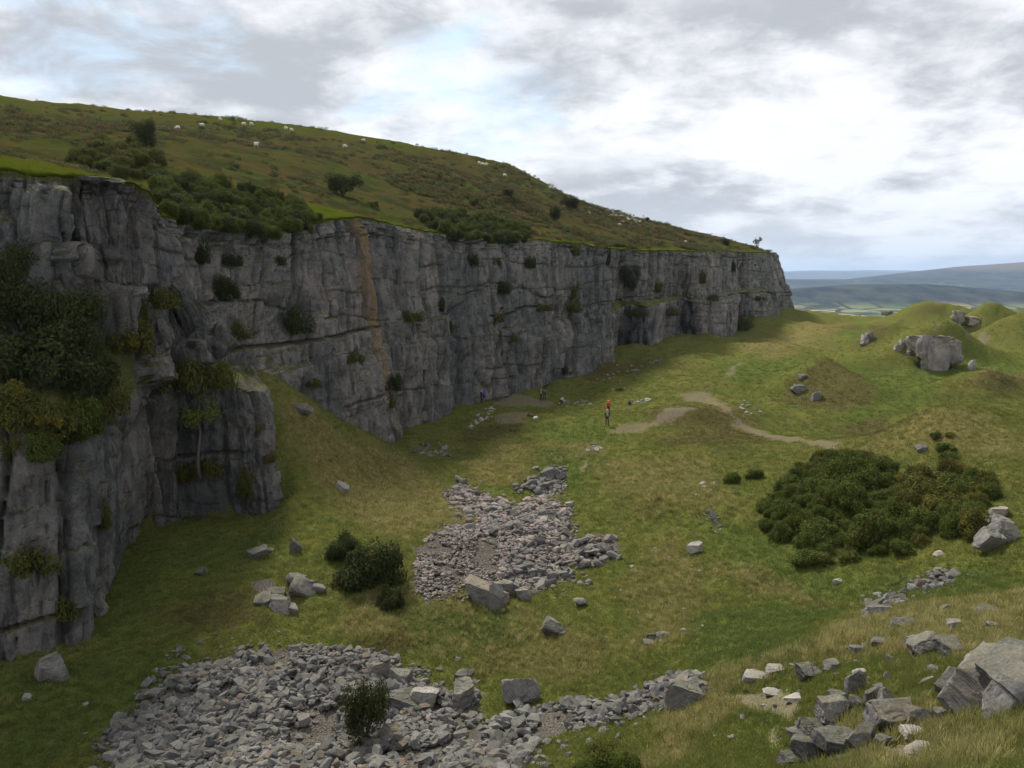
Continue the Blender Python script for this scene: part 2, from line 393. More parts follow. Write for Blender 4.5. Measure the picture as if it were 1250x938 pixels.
# ------------------------------------------------------------------ the cliff: one continuous rock face with a ledge
# columns of the face: base, top of the lower wall, back of the ledge, top edge; turf = how grassy the ledge is
V = lambda *a: a
SEC = [
    ((-75, 18, -17), (-77, 21, -7), (-79, 30, -5), (-81, 34, 7), 1),
    ((-42, 30, -18), (-43, 32, -7.5), (-44, 40, -4), (-45, 43, 6), 1),
    ((-23.6, 34.8, -17.6), P(0, 548, 36.6), P(0, 405, 44), P(0, 211, 45), 1),
    (P(55, 812, 35.2), P(55, 545, 37.4), P(60, 408, 44.6), P(45, 219, 45.6), 1),
    (P(104, 806, 36), P(104, 540, 39), P(105, 405, 45.4), P(90, 219, 46.6), 1),
    (P(128, 740, 40.5), P(140, 530, 43.5), P(150, 400, 46.8), P(130, 219, 47.6), 0.8),
    (P(150, 690, 47), P(172, 500, 47.5), P(172, 398, 48.6), P(160, 222, 49), 0.5),
    (P(180, 655, 51.5), P(198, 482, 51), P(195, 400, 50.6), P(186, 236, 50.2), 0.3),
    (P(213, 646, 53.5), P(213, 478, 52.6), P(212, 420, 54), P(200, 262, 54.5), 0.6),
    (P(262, 642, 53.6), P(250, 474, 53.0), P(250, 430, 57), P(228, 272, 60), 0.8),
    (P(320, 640, 54.2), P(300, 470, 53.8), P(275, 440, 60), P(258, 276, 65), 0.8),
    (P(347, 640, 55.4), P(330, 478, 56), P(290, 442, 63), P(285, 280, 69), 0.5),
    ((-19.3, 63, -17), (-20.2, 63.6, -8.4), (-21, 65, -7.6), P(335, 284, 74), 0.6),
    ((-15.8, 76, -17), (-17.2, 76.3, -8.2), (-17.7, 76.5, -7.9), P(380, 273, 79.5), 0.1),
    (P(480, 533, z=-17.2), None, None, P(430, 265, 87), 0),
    (P(530, 512, z=-17), None, None, P(520, 283, 99.5), 0),
    (P(590, 491, z=-17), None, None, P(585, 291, 113), 0),
    (P(652, 475, z=-17), None, None, P(650, 293, 127), 0.1),
    (P(700, 458, z=-17), None, None, P(705, 298, 143), 0.1),
    (P(735, 447, z=-17), None, None, P(735, 302, 154), 0.2),
    (P(749, 441, z=-17), None, None, P(747, 304, 161), 0.5),
    (P(752, 420, z=-15.4), None, None, P(757, 305, 173), 1.6),
    (P(790, 425, z=-15.6), None, None, P(790, 306, 176), 1.5),
    (P(830, 402, z=-14), None, None, P(832, 307, 197), 0.7),
    (P(862, 411, z=-15.2), None, None, P(853, 307.5, 203), 0.6),
    (P(880, 409, z=-15.2), None, None, P(875, 307.5, 208), 0.5),
    (P(896, 403, z=-14.6), None, None, P(893, 307.5, 222), 0.4),
    (P(898, 386, z=-13.2), None, None, P(903, 308, 247), 0.8),
    (P(920, 389, z=-14), None, None, P(920, 308.5, 266), 0.8),
    (P(943, 389, z=-14.4), None, None, P(935, 309, 277), 0.5),
    (P(969, 374, 291), None, None, P(949, 309, 292), 0.2),
    ((99, 325, -13), None, None, (90, 320, 8), 0.2),
    ((72, 400, -14), None, None, (62, 392, 10), 0.2),
    ((20, 480, -20), None, None, (10, 470, 12), 0.2),
]
ns = len(SEC)
K = np.zeros((ns, 4, 3)); KT = np.zeros(ns)
for i, (B, A, C, T, tf) in enumerate(SEC):
    B = np.array(B); T = np.array(T)
    if A is None:
        out = np.array([B[0] - T[0], B[1] - T[1], 0]); L = np.linalg.norm(out[:2]) + 1e-6
        hh = 0.40 if tf < 0.9 else 0.42
        d = 0.5 + tf * 1.1
        A = B + (T - B) * hh
        nrm = np.array([0.89, -0.45, 0])
        A = A + nrm * d * 0.5
        C = B + (T - B) * (hh + 0.03 + 0.02 * tf) - nrm * d * 0.5
    K[i] = [B, A, C, T]; KT[i] = tf
# arc length and adaptive sampling along the face
mid = K.mean(1)
seg = np.linalg.norm(np.diff(mid, axis=0), axis=1)
cum = np.concatenate([[0], np.cumsum(seg)])
ss = [0.0]
while ss[-1] < cum[-1]:
    p = np.array([np.interp(ss[-1], cum, mid[:, k]) for k in range(3)])
    D = math.hypot(p[0], p[1])
    off = max(0, -p[0] / max(p[1], 1) - 0.75)
    ss.append(ss[-1] + D * 0.0030 * (1 + off * 5) * (1 if p[1] < 300 else 4))
S = np.array(ss); nc = len(S)
# rounded interpolation between the measured columns
def interp_cols(arr):
    r = np.stack([np.interp(S, cum, arr[:, k]) for k in range(arr.shape[1])], 1)
    kern = 9
    pad = np.concatenate([np.repeat(r[:1], kern, 0), r, np.repeat(r[-1:], kern, 0)])
    wts = np.hanning(2 * kern + 1); wts /= wts.sum()
    return np.stack([np.convolve(pad[:, k], wts, 'valid') for k in range(arr.shape[1])], 1)
KB, KA, KC, KTp = (interp_cols(K[:, j]) for j in range(4))
turf_s = interp_cols(KT[:, None])[:, 0]
rows = []
row_t = []      # (kind, v)
def lerp(a, b, t): return a + (b - a) * t
for v in np.linspace(0, 1, 8)[:-1]:
    q = KB.copy(); q[:, 2] -= 5 * (1 - v); rows.append(q); row_t.append((0, 0.0))
for v in np.linspace(0, 1, 88)[:-1]: rows.append(lerp(KB, KA, v)); row_t.append((0, v))
for v in np.linspace(0, 1, 26)[:-1]: rows.append(lerp(KA, KC, v)); row_t.append((1, v))
for v in np.linspace(0, 1, 108): rows.append(lerp(KC, KTp, v)); row_t.append((2, v))
G = np.stack(rows)              # rows x cols x 3
nr = len(rows)
# smooth the profile corners a little
for it in range(2):
    G[1:-1] = 0.25 * G[:-2] + 0.5 * G[1:-1] + 0.25 * G[2:]
du = np.gradient(G, axis=1); dv = np.gradient(G, axis=0)
Nn = np.cross(du, dv); Nn /= np.linalg.norm(Nn, axis=2, keepdims=True) + 1e-9
flat = np.abs(Nn[..., 2])
Nh = Nn.copy(); Nh[..., 2] *= 0.25; Nh /= np.linalg.norm(Nh, axis=2, keepdims=True) + 1e-9
SS = np.broadcast_to(S[None], (nr, nc)); HH = G[..., 2]
kind = np.array([k for k, v in row_t]); vv = np.array([v for k, v in row_t])
# smooth direction of push
disp = np.zeros((nr, nc)); crack = np.zeros((nr, nc))
wS = SS + fbm(SS / 6, HH / 14, oct=3, seed=21) * 1.6 + fbm(SS / 1.4, HH / 3.0, oct=2, seed=26) * 0.25
wH = HH + fbm(SS / 15, HH / 8, oct=3, seed=22) * 1.4 + fbm(SS / 1.7, HH / 1.7, oct=2, seed=23) * 0.18 + SS * 0.012
def blocks(lh, lw, amp, cw, seed, cdepth):
    """courses of height about lh split into blocks of width about lw"""
    global disp, crack
    lay = wH / lh + 0.35 * vnoise(wS / (lw * 5), wH / (lh * 2), seed=seed + 5)
    li = np.floor(lay); lf = lay - li
    off = _h(li, li * 0, li * 0, seed) * 7
    wj = 0.75 + 0.6 * _h(li, li * 0 + 3, li * 0, seed)
    cx = wS / (lw * wj) + off
    cx = cx + 0.45 * (vnoise(cx * 0.7, li * 3.3, seed=seed + 8) - 0.5) * 2
    ci = np.floor(cx); cf = cx - ci
    o = _h(ci, li, li * 0 + 1, seed) - 0.5
    t1 = _h(ci, li, li * 0 + 2, seed) - 0.5
    t2 = _h(ci, li, li * 0 + 4, seed) - 0.5
    ek = np.minimum(cf, 1 - cf) * lw * wj; el = np.minimum(lf, 1 - lf) * lh
    keep = (_h(ci, li, li * 0 + 6, seed) > 0.25)
    disp = disp + amp * (o * 2 + t1 * (cf - 0.5) * 1.2 + t2 * (lf - 0.5) * 1.0)
    c1 = np.exp(-(ek / cw) ** 2) * keep; c2 = np.exp(-(el / (cw * 0.8)) ** 2) * (_h(ci, li, li * 0 + 7, seed) > 0.35)
    c = np.maximum(c1, c2 * 0.8)
    disp = disp - c * cdepth
    crack = np.maximum(crack, c * min(1, cdepth * 2.2))
disp += fbm(SS / 16, HH / 40, oct=3, seed=31) * 1.7
disp += fbm(SS / 4.5, HH / 6, oct=3, seed=32) * 0.55
rid = 1 - np.abs(fbm(SS / 5.0, HH / 22, oct=3, seed=33)) * 2
disp -= np.clip(rid - 0.76, 0, 1) * 3.2
crack = np.maximum(crack, sstep(0.86, 0.98, rid) * 0.7)
blocks(14.0, 3.8, 0.42, 0.10, 51, 0.34)
blocks(5.5, 1.25, 0.17, 0.06, 61, 0.16)
blocks(1.3, 0.6, 0.09, 0.04, 71, 0.07)
for bz, bs, bd in ((-12.3, 0.10, 0.12), (-5.6, 0.34, 0.38), (-1.6, 0.05, 0.08), (1.6, 0.10, 0.12), (4.4, 0.12, 0.2)):
    lv = bz + fbm(SS / 16, SS * 0 + bz, oct=3, seed=47) * 1.5 + fbm(SS / 2.0, HH * 0 + bz, oct=2, seed=48) * 0.10
    on = sstep(-0.25, 0.15, fbm(SS / 9, SS * 0 + bz * 3, oct=2, seed=49))
    disp += np.where(HH < lv, bs, 0) * on
    e_ = np.exp(-((HH - lv) / 0.13) ** 2) * on
    disp -= e_ * bd
    crack = np.maximum(crack, e_)
top_ = (kind == 2)[:, None] * sstep(0.80, 0.92, vv)[:, None]
li_ = np.floor(wH / 0.42 + 0.2 * fbm(SS / 3, HH, oct=2, seed=44)); ci_ = np.floor(wS / 0.9 + _h(li_, li_ * 0, li_ * 0, 5) * 5)
disp += top_ * (_h(ci_, li_, li_ * 0, 6) - 0.55) * 0.55
disp += fbm(SS / 1.3, HH / 3.2, oct=5, seed=35, gain=0.62) * 0.34
disp -= np.abs(fbm(SS / 0.8, HH / 2.6, oct=4, seed=36, gain=0.6)) * 0.35
disp += fbm(SS / 0.3, HH / 0.5, oct=3, seed=37) * 0.10
led = ((kind == 1)[:, None] * np.sin(np.pi * np.clip(vv, 0, 1))[:, None]) * np.ones((1, nc))
wide = np.linalg.norm(KC - KA, axis=1)
wfac = np.clip(wide / 3.5, 0, 1)[None]
damp = 1 - led * wfac * 0.75
tm = np.ones(nr); tm[-10:] = np.linspace(1, 0.5, 10)
G = G + Nh * (disp * damp)[..., None] * tm[:, None, None]
# lumpy ledge
G[..., 2] += led * wfac * (fbm(SS / 2.5, np.broadcast_to(vv[:, None] * 4, (nr, nc)), oct=4, seed=41) * 0.9 + 0.1)
# ragged rim
G[-1, :, 2] += 0.25 * fbm(S / 2, S * 0, oct=3, seed=43)
turf = led * np.clip(turf_s[None] * 1.1 - 0.05, 0, 1.1) + (kind == 2)[:, None] * sstep(0.955, 1.0, vv)[:, None] * 0.75
# patches of turf on the small steps of the recessed part, and mossy strip low on the second tier
turf = np.clip(turf + sstep(0.55, 0.9, turf_s)[None] * ((kind == 2)[:, None] * sstep(0.28, 0.0, vv)[:, None]) * 0.35, 0, 1.2)
# a stain of ochre clay that runs down the whole face
proj_x = (G[..., 0] / G[..., 1]) * FPX + 625
cen_s = np.interp(0.5, [0, 1], [0, 0])
iB = np.argmin(np.abs(S - (cum[14] - 0.2)))
sc0 = S[iB]
stain_c = sc0 + 0.2 + 0.10 * (HH + 5) * -0.25 + 0.5 * fbm(HH / 6, HH * 0, oct=2, seed=45)
ochre = np.exp(-((SS - stain_c) / 0.85) ** 2) * (G[..., 1] < 100) * (0.45 + 0.55 * sstep(-16, -2, HH))
cliff = link_mesh('cliff', G.reshape(-1, 3), grid_faces(nr, nc), M_CLIFF, smooth=True, kind='structure')
set_attr(cliff.data, 'crack', np.clip(crack, 0, 1).ravel())
set_attr(cliff.data, 'ochre', ochre.ravel())
set_attr(cliff.data, 'turf', turf.ravel())
try:
    cliff.data.set_sharp_from_angle(angle=R(38))
except Exception as e:
    print(e)

# ------------------------------------------------------------------ the hill above the cliff
edge = G[-1].copy()
hp = [tuple(edge[i]) for i in range(0, nc, max(1, nc // 45))]
hp += [P(0, 127, 215), P(90, 134, 225), P(170, 140, 232), P(300, 148, 245), P(420, 165, 258), P(500, 178, 270), P(600, 195, 285), P(650, 215, 292), P(688, 240, 292),
       P(720, 252, 288), P(760, 260, 288), P(800, 272, 292), P(860, 284, 294), P(920, 299, 300)]
hp += [P(0, 190, 62), P(0, 165, 110), P(60, 205, 58), P(170, 185, 95), P(100, 160, 130), P(300, 190, 140), P(230, 160, 200), P(420, 230, 125), P(330, 240, 88), P(480, 225, 160), P(450, 190, 210), P(560, 255, 150), P(620, 240, 185),
       P(700, 275, 185), P(690, 258, 215), P(660, 235, 240), P(800, 292, 240), P(760, 280, 240), P(580, 215, 240), P(860, 296, 260), P(520, 270, 118), P(400, 250, 100)]
hp += [(-260, 150, 58), (-300, 260, 70), (-150, 330, 62), (-60, 420, 52), (30, 430, 34), (80, 420, 16), (-200, 420, 62), (-100, 70, 17), (-200, 80, 40), (30, 520, 20), (-60, 560, 35)]
hillF = Surf(hp, c=6.0, lam=0.03, S=60)
# follow the rim columns outward
cs = np.arange(0, nc, 1)
if cs[-1] != nc - 1: cs = np.append(cs, nc - 1)
tt = np.concatenate([np.linspace(0, 1.6, 9), 1.6 * (330 / 1.6) ** np.linspace(0, 1, 120)[1:]])
E = edge[cs]
gdir = np.array([-0.8, 0.6])
HX = E[None, :, 0] + tt[:, None] * gdir[0]; HY = E[None, :, 1] + tt[:, None] * gdir[1]
def hill_z(x, y):
    z = hillF(x, y)
    z = z + fbm(x / 14, y / 14, oct=3, seed=63) * 0.9 + fbm(x / 3, y / 3, oct=4, seed=65) * 0.30 + np.abs(fbm(x / 1.1, y / 1.1, oct=2, seed=67)) * 0.25
    return z
HZ = hill_z(HX, HY)
wt = np.exp(-tt / 2.5)[:, None]
HZ = HZ * (1 - wt) + (E[None, :, 2]) * wt
HZ += 0.22 * np.exp(-((tt[:, None] - 0.7) / 0.6) ** 2)
HG = np.stack([HX, HY, HZ], -1)
HG[0] = E
# turf lip hangs over the rim a little
HG[1, :, :2] = E[:, :2] - gdir * 0.12 * (0.5 + vnoise(E[:, 0] * 2, E[:, 1] * 2, seed=5)[:, None])
HG[1, :, 2] = E[:, 2] + 0.08
hill = link_mesh('hill', HG.reshape(-1, 3), grid_faces(len(tt), len(cs)), M_HILL, kind='structure')
dE = tt[:, None] + np.zeros((1, len(cs)))
nearE = np.clip(1 - np.abs(HY - 88) / 34, 0, 1) + (HX < -22) * (HY < 60)
br = sstep(0.3 + 5.7 * np.clip(nearE, 0, 1), 5 + 21 * np.clip(nearE, 0, 1), dE) * (1 - 0.75 * sstep(0.0, 1.0, (HZ - 33) / 16 + fbm(HX / 40, HY / 40, oct=2, seed=71) * 0.5))
br = br * (1 - 0.6 * np.exp(-((HX + 22) / 12) ** 2 - ((HY - 60) / 14) ** 2))
br_hill = np.clip(br, 0, 1)
set_attr(hill.data, 'bracken', br_hill.ravel())

# ------------------------------------------------------------------ the quarry floor
nu = 760
uu = np.concatenate([np.linspace(-1.05, -0.70, 25)[:-1], np.linspace(-0.70, 0.70, nu - 49), np.linspace(0.70, 1.15, 26)[1:]])
nu = len(uu)
yy = np.concatenate([np.linspace(1.0, 7.0, 12)[:-1], 7.0 * (640 / 7.0) ** np.linspace(0, 1, 640)])
FX = yy[:, None] * uu[None]; FYg = np.broadcast_to(yy[:, None], FX.shape).copy()
FYg = FYg + 0
FXr = FX
FZg = floor_z(FXr, FYg)
# bring the land down where the valley begins
# which ground vertices lie far behind the face (never seen)
bx = np.interp(FYg, K[2:31, 0, 1], K[2:31, 0, 0]) if False else None
by_sorted = np.array([[-80, 18], [-42, 30], [-24, 34], [-19, 36], [-21, 48], [-21.5, 54], [-19, 63], [-15.8, 76], [-12, 87], [-4, 107], [3, 119], [10, 135], [20, 157], [28, 170], [46, 196], [57, 209], [73, 260], [82, 270], [103, 300], [100, 330], [70, 400], [20, 480], [-40, 600]])
lim = np.interp(FYg, by_sorted[:, 1], by_sorted[:, 0])
keepF = (FXr > lim - 9) | (FYg < 30)
ground = link_mesh('ground', np.stack([FXr, FYg, FZg], -1).reshape(-1, 3), grid_faces(len(yy), nu, keepF), M_GROUND, kind='structure')

def fz(x, y):
    return floor_z(np.atleast_1d(np.asarray(x, float)), np.atleast_1d(np.asarray(y, float)))

def fhit(px, py, y0=None):
    """where the line of sight through (px, py) meets the quarry floor"""
    r = ray(px, py)
    ys = 9.0 * (560 / 9.0) ** np.linspace(0, 1, 900)
    if y0: ys = ys[ys > y0]
    t = ys / r[1]
    d = t * r[2] - floor_z(t * r[0], ys)
    k = np.argmax(d < 0)
    if d[k] >= 0: k = len(ys) - 1
    k = max(k, 1)
    f = min(1.0, max(0.0, d[k - 1] / (d[k - 1] - d[k] + 1e-9))) if d[k] < 0 else 1.0
    Y = ys[k - 1] + (ys[k] - ys[k - 1]) * f
    return (r[0] * Y / r[1], Y, r[2] * Y / r[1])

def poly_sd(poly, x, y):
    """signed distance, negative inside"""
    poly = np.array(poly, float)[:, :2]
    d = np.full(x.shape, 1e9); inside = np.zeros(x.shape, bool)
    n_ = len(poly)
    for i in range(n_):
        a, b = poly[i], poly[(i + 1) % n_]
        e = b - a; wx = x - a[0]; wy = y - a[1]
        t = np.clip((wx * e[0] + wy * e[1]) / (e @ e + 1e-9), 0, 1)
        d = np.minimum(d, np.hypot(wx - e[0] * t, wy - e[1] * t))
        c = ((a[1] > y) != (b[1] > y)) & (x < (b[0] - a[0]) * (y - a[1]) / (b[1] - a[1] + 1e-12) + a[0])
        inside ^= c
    return np.where(inside, -d, d)

ZONES = {
    'scree': [
        ([(128, 900), (165, 850), (235, 815), (300, 806), (345, 798), (400, 792), (455, 798), (500, 822), (540, 850), (575, 845), (580, 880), (560, 938), (520, 960), (150, 960)], 0.5),
        ([(503, 700), (512, 668), (530, 650), (560, 640), (590, 641), (560, 618), (548, 606), (560, 588), (600, 612), (640, 622), (685, 575), (690, 590), (665, 612), (700, 620), (690, 645), (700, 680), (690, 705), (640, 720), (600, 722), (570, 710), (545, 735), (515, 728)], 0.5),
        ([(540, 950), (585, 895), (630, 868), (700, 862), (760, 852), (855, 828), (860, 850), (790, 872), (700, 893), (640, 920), (610, 950)], 0.35),
        ([(1112, 712), (1150, 695), (1168, 700), (1150, 716), (1120, 722)], 0.25),
        ([(700, 662), (745, 655), (760, 670), (730, 690), (705, 695)], 0.3),
        ([(300, 715), (330, 705), (360, 735), (340, 745)], 0.3)],
    'dirt': [
        ([(598, 488), (640, 482), (680, 492), (672, 499), (620, 497)], 0.7),
        ([(600, 510), (625, 503), (650, 504), (640, 516), (610, 517)], 0.8),
        ([(742, 526), (765, 518), (800, 511), (830, 496), (850, 500), (820, 515), (790, 522), (760, 530)], 0.8),
        ([(830, 482), (848, 477), (868, 480), (880, 490), (894, 503), (886, 505), (872, 495), (855, 491), (838, 490)], 0.7),
        ([(886, 498), (905, 516), (935, 527), (985, 537), (1030, 543), (1025, 547), (980, 542), (930, 533), (895, 518)], 0.8),
        ([(884, 460), (892, 448), (903, 442), (908, 444), (897, 452), (890, 461)], 0.7),
        ([(1130, 402), (1150, 396), (1158, 400), (1140, 405)], 0.5), ([(1176, 410), (1198, 405), (1206, 412), (1180, 413)], 0.5),
        ([(1194, 366), (1212, 363), (1216, 367)], 0.8),
        ([(940, 895), (952, 888), (956, 905), (944, 915)], 0.12), ([(1075, 915), (1110, 905), (1150, 915), (1120, 938), (1085, 930)], 0.15), ([(880, 855), (960, 840), (985, 860), (960, 880)], 0.12),
        ([(706, 575), (716, 562), (722, 560), (712, 578)], 0.2)],
    'brown': [
        ([(785, 508), (830, 492), (880, 497), (930, 515), (900, 528), (820, 522)], 1.2),
        ([(1030, 520), (1080, 505), (1130, 505), (1100, 520), (1040, 535)], 1.2),
        ([(948, 488), (968, 462), (1000, 441), (1030, 447), (1060, 468), (1075, 490), (1020, 500), (975, 497)], 1.0), ([(1040, 425), (1062, 398), (1100, 392), (1085, 410), (1060, 425)], 1.5), ([(1120, 376), (1150, 374), (1150, 385), (1110, 385)], 2),
        ([(560, 525), (640, 512), (640, 530), (560, 540)], 1.2), ([(700, 455), (780, 435), (800, 450), (720, 470)], 1.6),
        ([(200, 745), (300, 720), (330, 760), (240, 770)], 0.8), ([(800, 535), (880, 520), (960, 535), (900, 545), (820, 545)], 1.2), ([(1000, 400), (1040, 395), (1050, 403)], 2),
        ([(1195, 470), (1250, 462), (1250, 485), (1210, 480)], 1.5),
        ([(430, 780), (500, 775), (500, 800), (440, 805)], 0.5)],
    'dry': [
        ([(1085, 540), (1130, 512), (1165, 498), (1210, 512), (1250, 538), (1250, 560), (1150, 545)], 1.2), ([(1150, 470), (1190, 460), (1250, 455), (1250, 468), (1190, 475)], 1.2), ([(600, 535), (740, 545), (720, 565), (600, 560)], 1.5),
        ([(700, 560), (860, 560), (900, 620), (780, 620)], 2.0), ([(330, 470), (410, 520), (490, 555), (570, 610), (600, 640), (540, 640), (470, 655), (400, 600), (350, 520)], 1.5),
        ([(1040, 880), (1120, 860), (1250, 880), (1300, 938), (1050, 945)], 0.8), ([(820, 850), (900, 810), (1000, 780), (1060, 745), (1160, 735), (1250, 720), (1400, 720), (1400, 800), (1100, 800), (980, 810), (900, 870), (820, 938), (780, 938)], 0.5),
        ([(860, 690), (960, 700), (1050, 745), (960, 730), (880, 705)], 0.5),
        ([(440, 700), (500, 740), (620, 730), (760, 790), (700, 830), (560, 800), (420, 760)], 1.0),
        ([(770, 700), (820, 650), (860, 700), (830, 780), (780, 800)], 1.0),
        ([(560, 565), (640, 560), (640, 590), (590, 590)], 1.5), ([(1020, 555), (1110, 515), (1165, 500), (1250, 540), (1250, 560), (1165, 520), (1060, 560)], 1.5),
        ([(900, 430), (1000, 395), (1050, 395), (960, 440)], 5)],
    'lush': [
        ([(1000, 508), (1060, 490), (1110, 470), (1150, 485), (1120, 500), (1050, 522)], 1.5), ([(870, 445), (980, 428), (1000, 436), (960, 452), (900, 478)], 2.0), ([(1025, 442), (1110, 452), (1100, 475), (1035, 458)], 2.0), ([(1030, 400), (1050, 390), (1060, 398), (1040, 420)], 2.0),
        ([(120, 760), (160, 680), (260, 650), (340, 655), (320, 680), (200, 700), (140, 800)], 1.0),
        ([(0, 830), (120, 800), (240, 790), (130, 880), (60, 938), (0, 938)], 0.8),
        ([(640, 540), (740, 560), (720, 600), (660, 580)], 1.5), ([(650, 520), (720, 510), (760, 535), (680, 545)], 1.5),
        ([(830, 760), (960, 735), (1030, 745), (930, 810), (850, 830)], 0.8), ([(480, 740), (620, 745), (640, 790), (500, 790)], 0.8),
        ([(860, 640), (930, 640), (1000, 700), (1100, 700), (1220, 680), (1250, 720), (1100, 730), (900, 690)], 1.0),
        ([(1090, 455), (1190, 455), (1250, 450), (1250, 440), (1190, 430), (1110, 430)], 2), ([(880, 840), (960, 800), (1000, 760), (960, 850), (930, 900)], 0.4)],
}
zx, zy = FXr, FYg
jx = zx + fbm(zx / 1.2, zy / 1.2, oct=4, seed=81) * 1.0; jy = zy + fbm(zx / 1.2, zy / 1.2, oct=4, seed=82) * 1.0
WPOLY = {}
for nm, lst in ZONES.items():
    m_ = np.zeros(zx.shape)
    WPOLY[nm] = []
    for poly, soft in lst:
        wp = [fhit(a, b)[:2] for a, b in poly]
        WPOLY[nm].append(wp)
        wa = np.array(wp); lo = wa.min(0) - soft * 3 - 2; hi = wa.max(0) + soft * 3 + 2
        sel = (zx > lo[0]) & (zx < hi[0]) & (zy > lo[1]) & (zy < hi[1])
        if not sel.any(): continue
        k = 1.0 if soft > 0.3 else 0.3
        xs = zx[sel] + (jx - zx)[sel] * k; ys_ = zy[sel] + (jy - zy)[sel] * k
        d = poly_sd(wp, xs, ys_)
        m_[sel] = np.maximum(m_[sel], sstep(soft, -soft, d))
    set_attr(ground.data, nm, m_.ravel())
    ZONES[nm] = (lst, m_)

# ------------------------------------------------------------------ the valley and the far hills
vu = np.concatenate([np.linspace(-0.9, 0.15, 30)[:-1], np.linspace(0.15, 1.3, 270)])
vy = 500 * (38000 / 500.0) ** np.linspace(0, 1, 320)
VX = vy[:, None] * vu[None]; VY = np.broadcast_to(vy[:, None], VX.shape)
def bump(px, py, Y, rx, ry, base, x, y, k=2.0):
    c = P(px, py, Y=Y)
    q = np.sqrt(((x - c[0]) / rx) ** 2 + ((y - c[1]) / ry) ** 2)
    return (c[2] - base) * np.exp(-q ** k)
def valley_z(x, y):
    z = np.interp(y, [480, 620, 900, 1500, 2500, 4000, 9000, 20000, 40000], [-60, -75, -100, -128, -150, -185, -200, -180, -150])
    b = -180
    r = fbm(x / 900, y / 900, oct=5, seed=90)
    z = z + r * 14 * sstep(800, 3000, y)
    h = np.zeros_like(x)
    h = np.maximum(h, bump(1085, 346, 4700, 1150, 700, b, x, y, 2.2))
    h = np.maximum(h, bump(1190, 352, 5000, 900, 700, b, x, y, 2.0))
    h = np.maximum(h, bump(1020, 339, 9000, 2600, 1500, b, x, y, 2.4))
    h = np.maximum(h, bump(1150, 337, 8600, 1800, 1400, b, x, y, 2.4))
    h = np.maximum(h, bump(1290, 318, 9500, 2500, 1700, b, x, y, 2.0))
    h = np.maximum(h, bump(1450, 312, 10000, 3500, 1700, b, x, y, 2.0))
    h = np.maximum(h, bump(1050, 330.5, 22000, 5500, 2500, b, x, y, 2.6))
    h = np.maximum(h, bump(900, 331, 24000, 6500, 2500, b, x, y, 2.6))
    h = np.maximum(h, bump(1200, 333, 19000, 3500, 2500, b, x, y, 2.6))
    h = np.maximum(h, bump(400, 325, 20000, 9000, 2500, b, x, y, 2.6))
    return z + h * (1 + 0.05 * fbm(x / 500, y / 500, oct=5, seed=92))
VZ = valley_z(VX, VY)
def mat_valley():
    m = bpy.data.materials.new('valley_fields'); m.use_nodes = True
    n = NT(m.node_tree)
    pos = n.n('ShaderNodeNewGeometry').outputs['Position']
    flat2 = n.scale(pos, (1, 0.55, 0))
    vo = n.n('ShaderNodeTexVoronoi', {'voronoi_dimensions': '2D'}, Vector=flat2, Scale=0.0062, Randomness=0.9)
    ve = n.n('ShaderNodeTexVoronoi', {'voronoi_dimensions': '2D', 'feature': 'DISTANCE_TO_EDGE'}, Vector=flat2, Scale=0.0062, Randomness=0.9)
    rnd = n.n('ShaderNodeSeparateXYZ', None, Vector=vo.outputs['Color'])
    c = n.mix(n.ramp(rnd.outputs[0], 0.25, 0.75), (0.075, 0.115, 0.045), (0.17, 0.18, 0.08))
    c = n.mix(n.ramp(rnd.outputs[1], 0.72, 0.75), c, (0.30, 0.26, 0.12))
    hedge = n.ramp(ve.outputs['Distance'], 0.05, 0.09, 1.0, 0.0)
    c = n.mix(hedge, c, (0.022, 0.034, 0.016))
    wood = n.ramp(n.noise(pos, 0.0018, 6, 0.65), 0.5, 0.55)
    hgt = n.n('ShaderNodeSeparateXYZ', None, Vector=pos)
    wv = n.noise(n.scale(pos, (1, 0.45, 2.5)), 0.006, 6, 0.75)
    far = n.ramp(hgt.outputs[1], 3000, 4000)
    w2 = n.math('MULTIPLY', far, n.ramp(hgt.outputs[2], -165, -130))
    w2 = n.math('MULTIPLY', w2, n.ramp(n.noise(pos, 0.0016, 5, 0.6), 0.69, 0.64))
    wood = n.math('MAXIMUM', n.math('MULTIPLY', wood, 0.9), w2)
    c = n.mix(wood, c, n.mix(n.ramp(wv, 0.38, 0.62), (0.004, 0.008, 0.012), (0.045, 0.048, 0.036)))
    moor = n.ramp(n.math('ADD', hgt.outputs[2], n.math('MULTIPLY', n.noise(pos, 0.002, 4, 0.6), 60)), 40, 110)
    c = n.mix(moor, c, (0.10, 0.075, 0.055))
    b = n.n('ShaderNodeBsdfPrincipled', None, Base_Color=c, Roughness=1.0)
    b.inputs['Specular IOR Level'].default_value = 0.0
    n.n('ShaderNodeOutputMaterial', None, Surface=b)
    return m
valley = link_mesh('valley', np.stack([VX, VY, VZ], -1).reshape(-1, 3), grid_faces(len(vy), len(vu)), mat_valley(), kind='structure')

# ------------------------------------------------------------------ finding places on the face and the hill
_fv = np.concatenate([G.reshape(-1, 3), HG.reshape(-1, 3)])
_ff = np.concatenate([grid_faces(nr, nc), grid_faces(len(tt), len(cs)) + nr * nc])
BV = BVHTree.FromPolygons(_fv.tolist(), _ff.tolist())
def chit(px, py):
    """where the line of sight meets the cliff, the hill or the floor, whichever is first"""
    r = Vector(ray(px, py)).normalized()
    loc, nrm, idx, dist = BV.ray_cast(Vector((0, 0, 0)), r, 800)
    g = fhit(px, py)
    if loc is None:
        return g
    if g[1] < loc.y and g[1] < 559:
        return g
    return tuple(loc)

def things(o, label, cat, group=None):
    o['label'] = label; o['category'] = cat
    if group: o['group'] = group
    return o

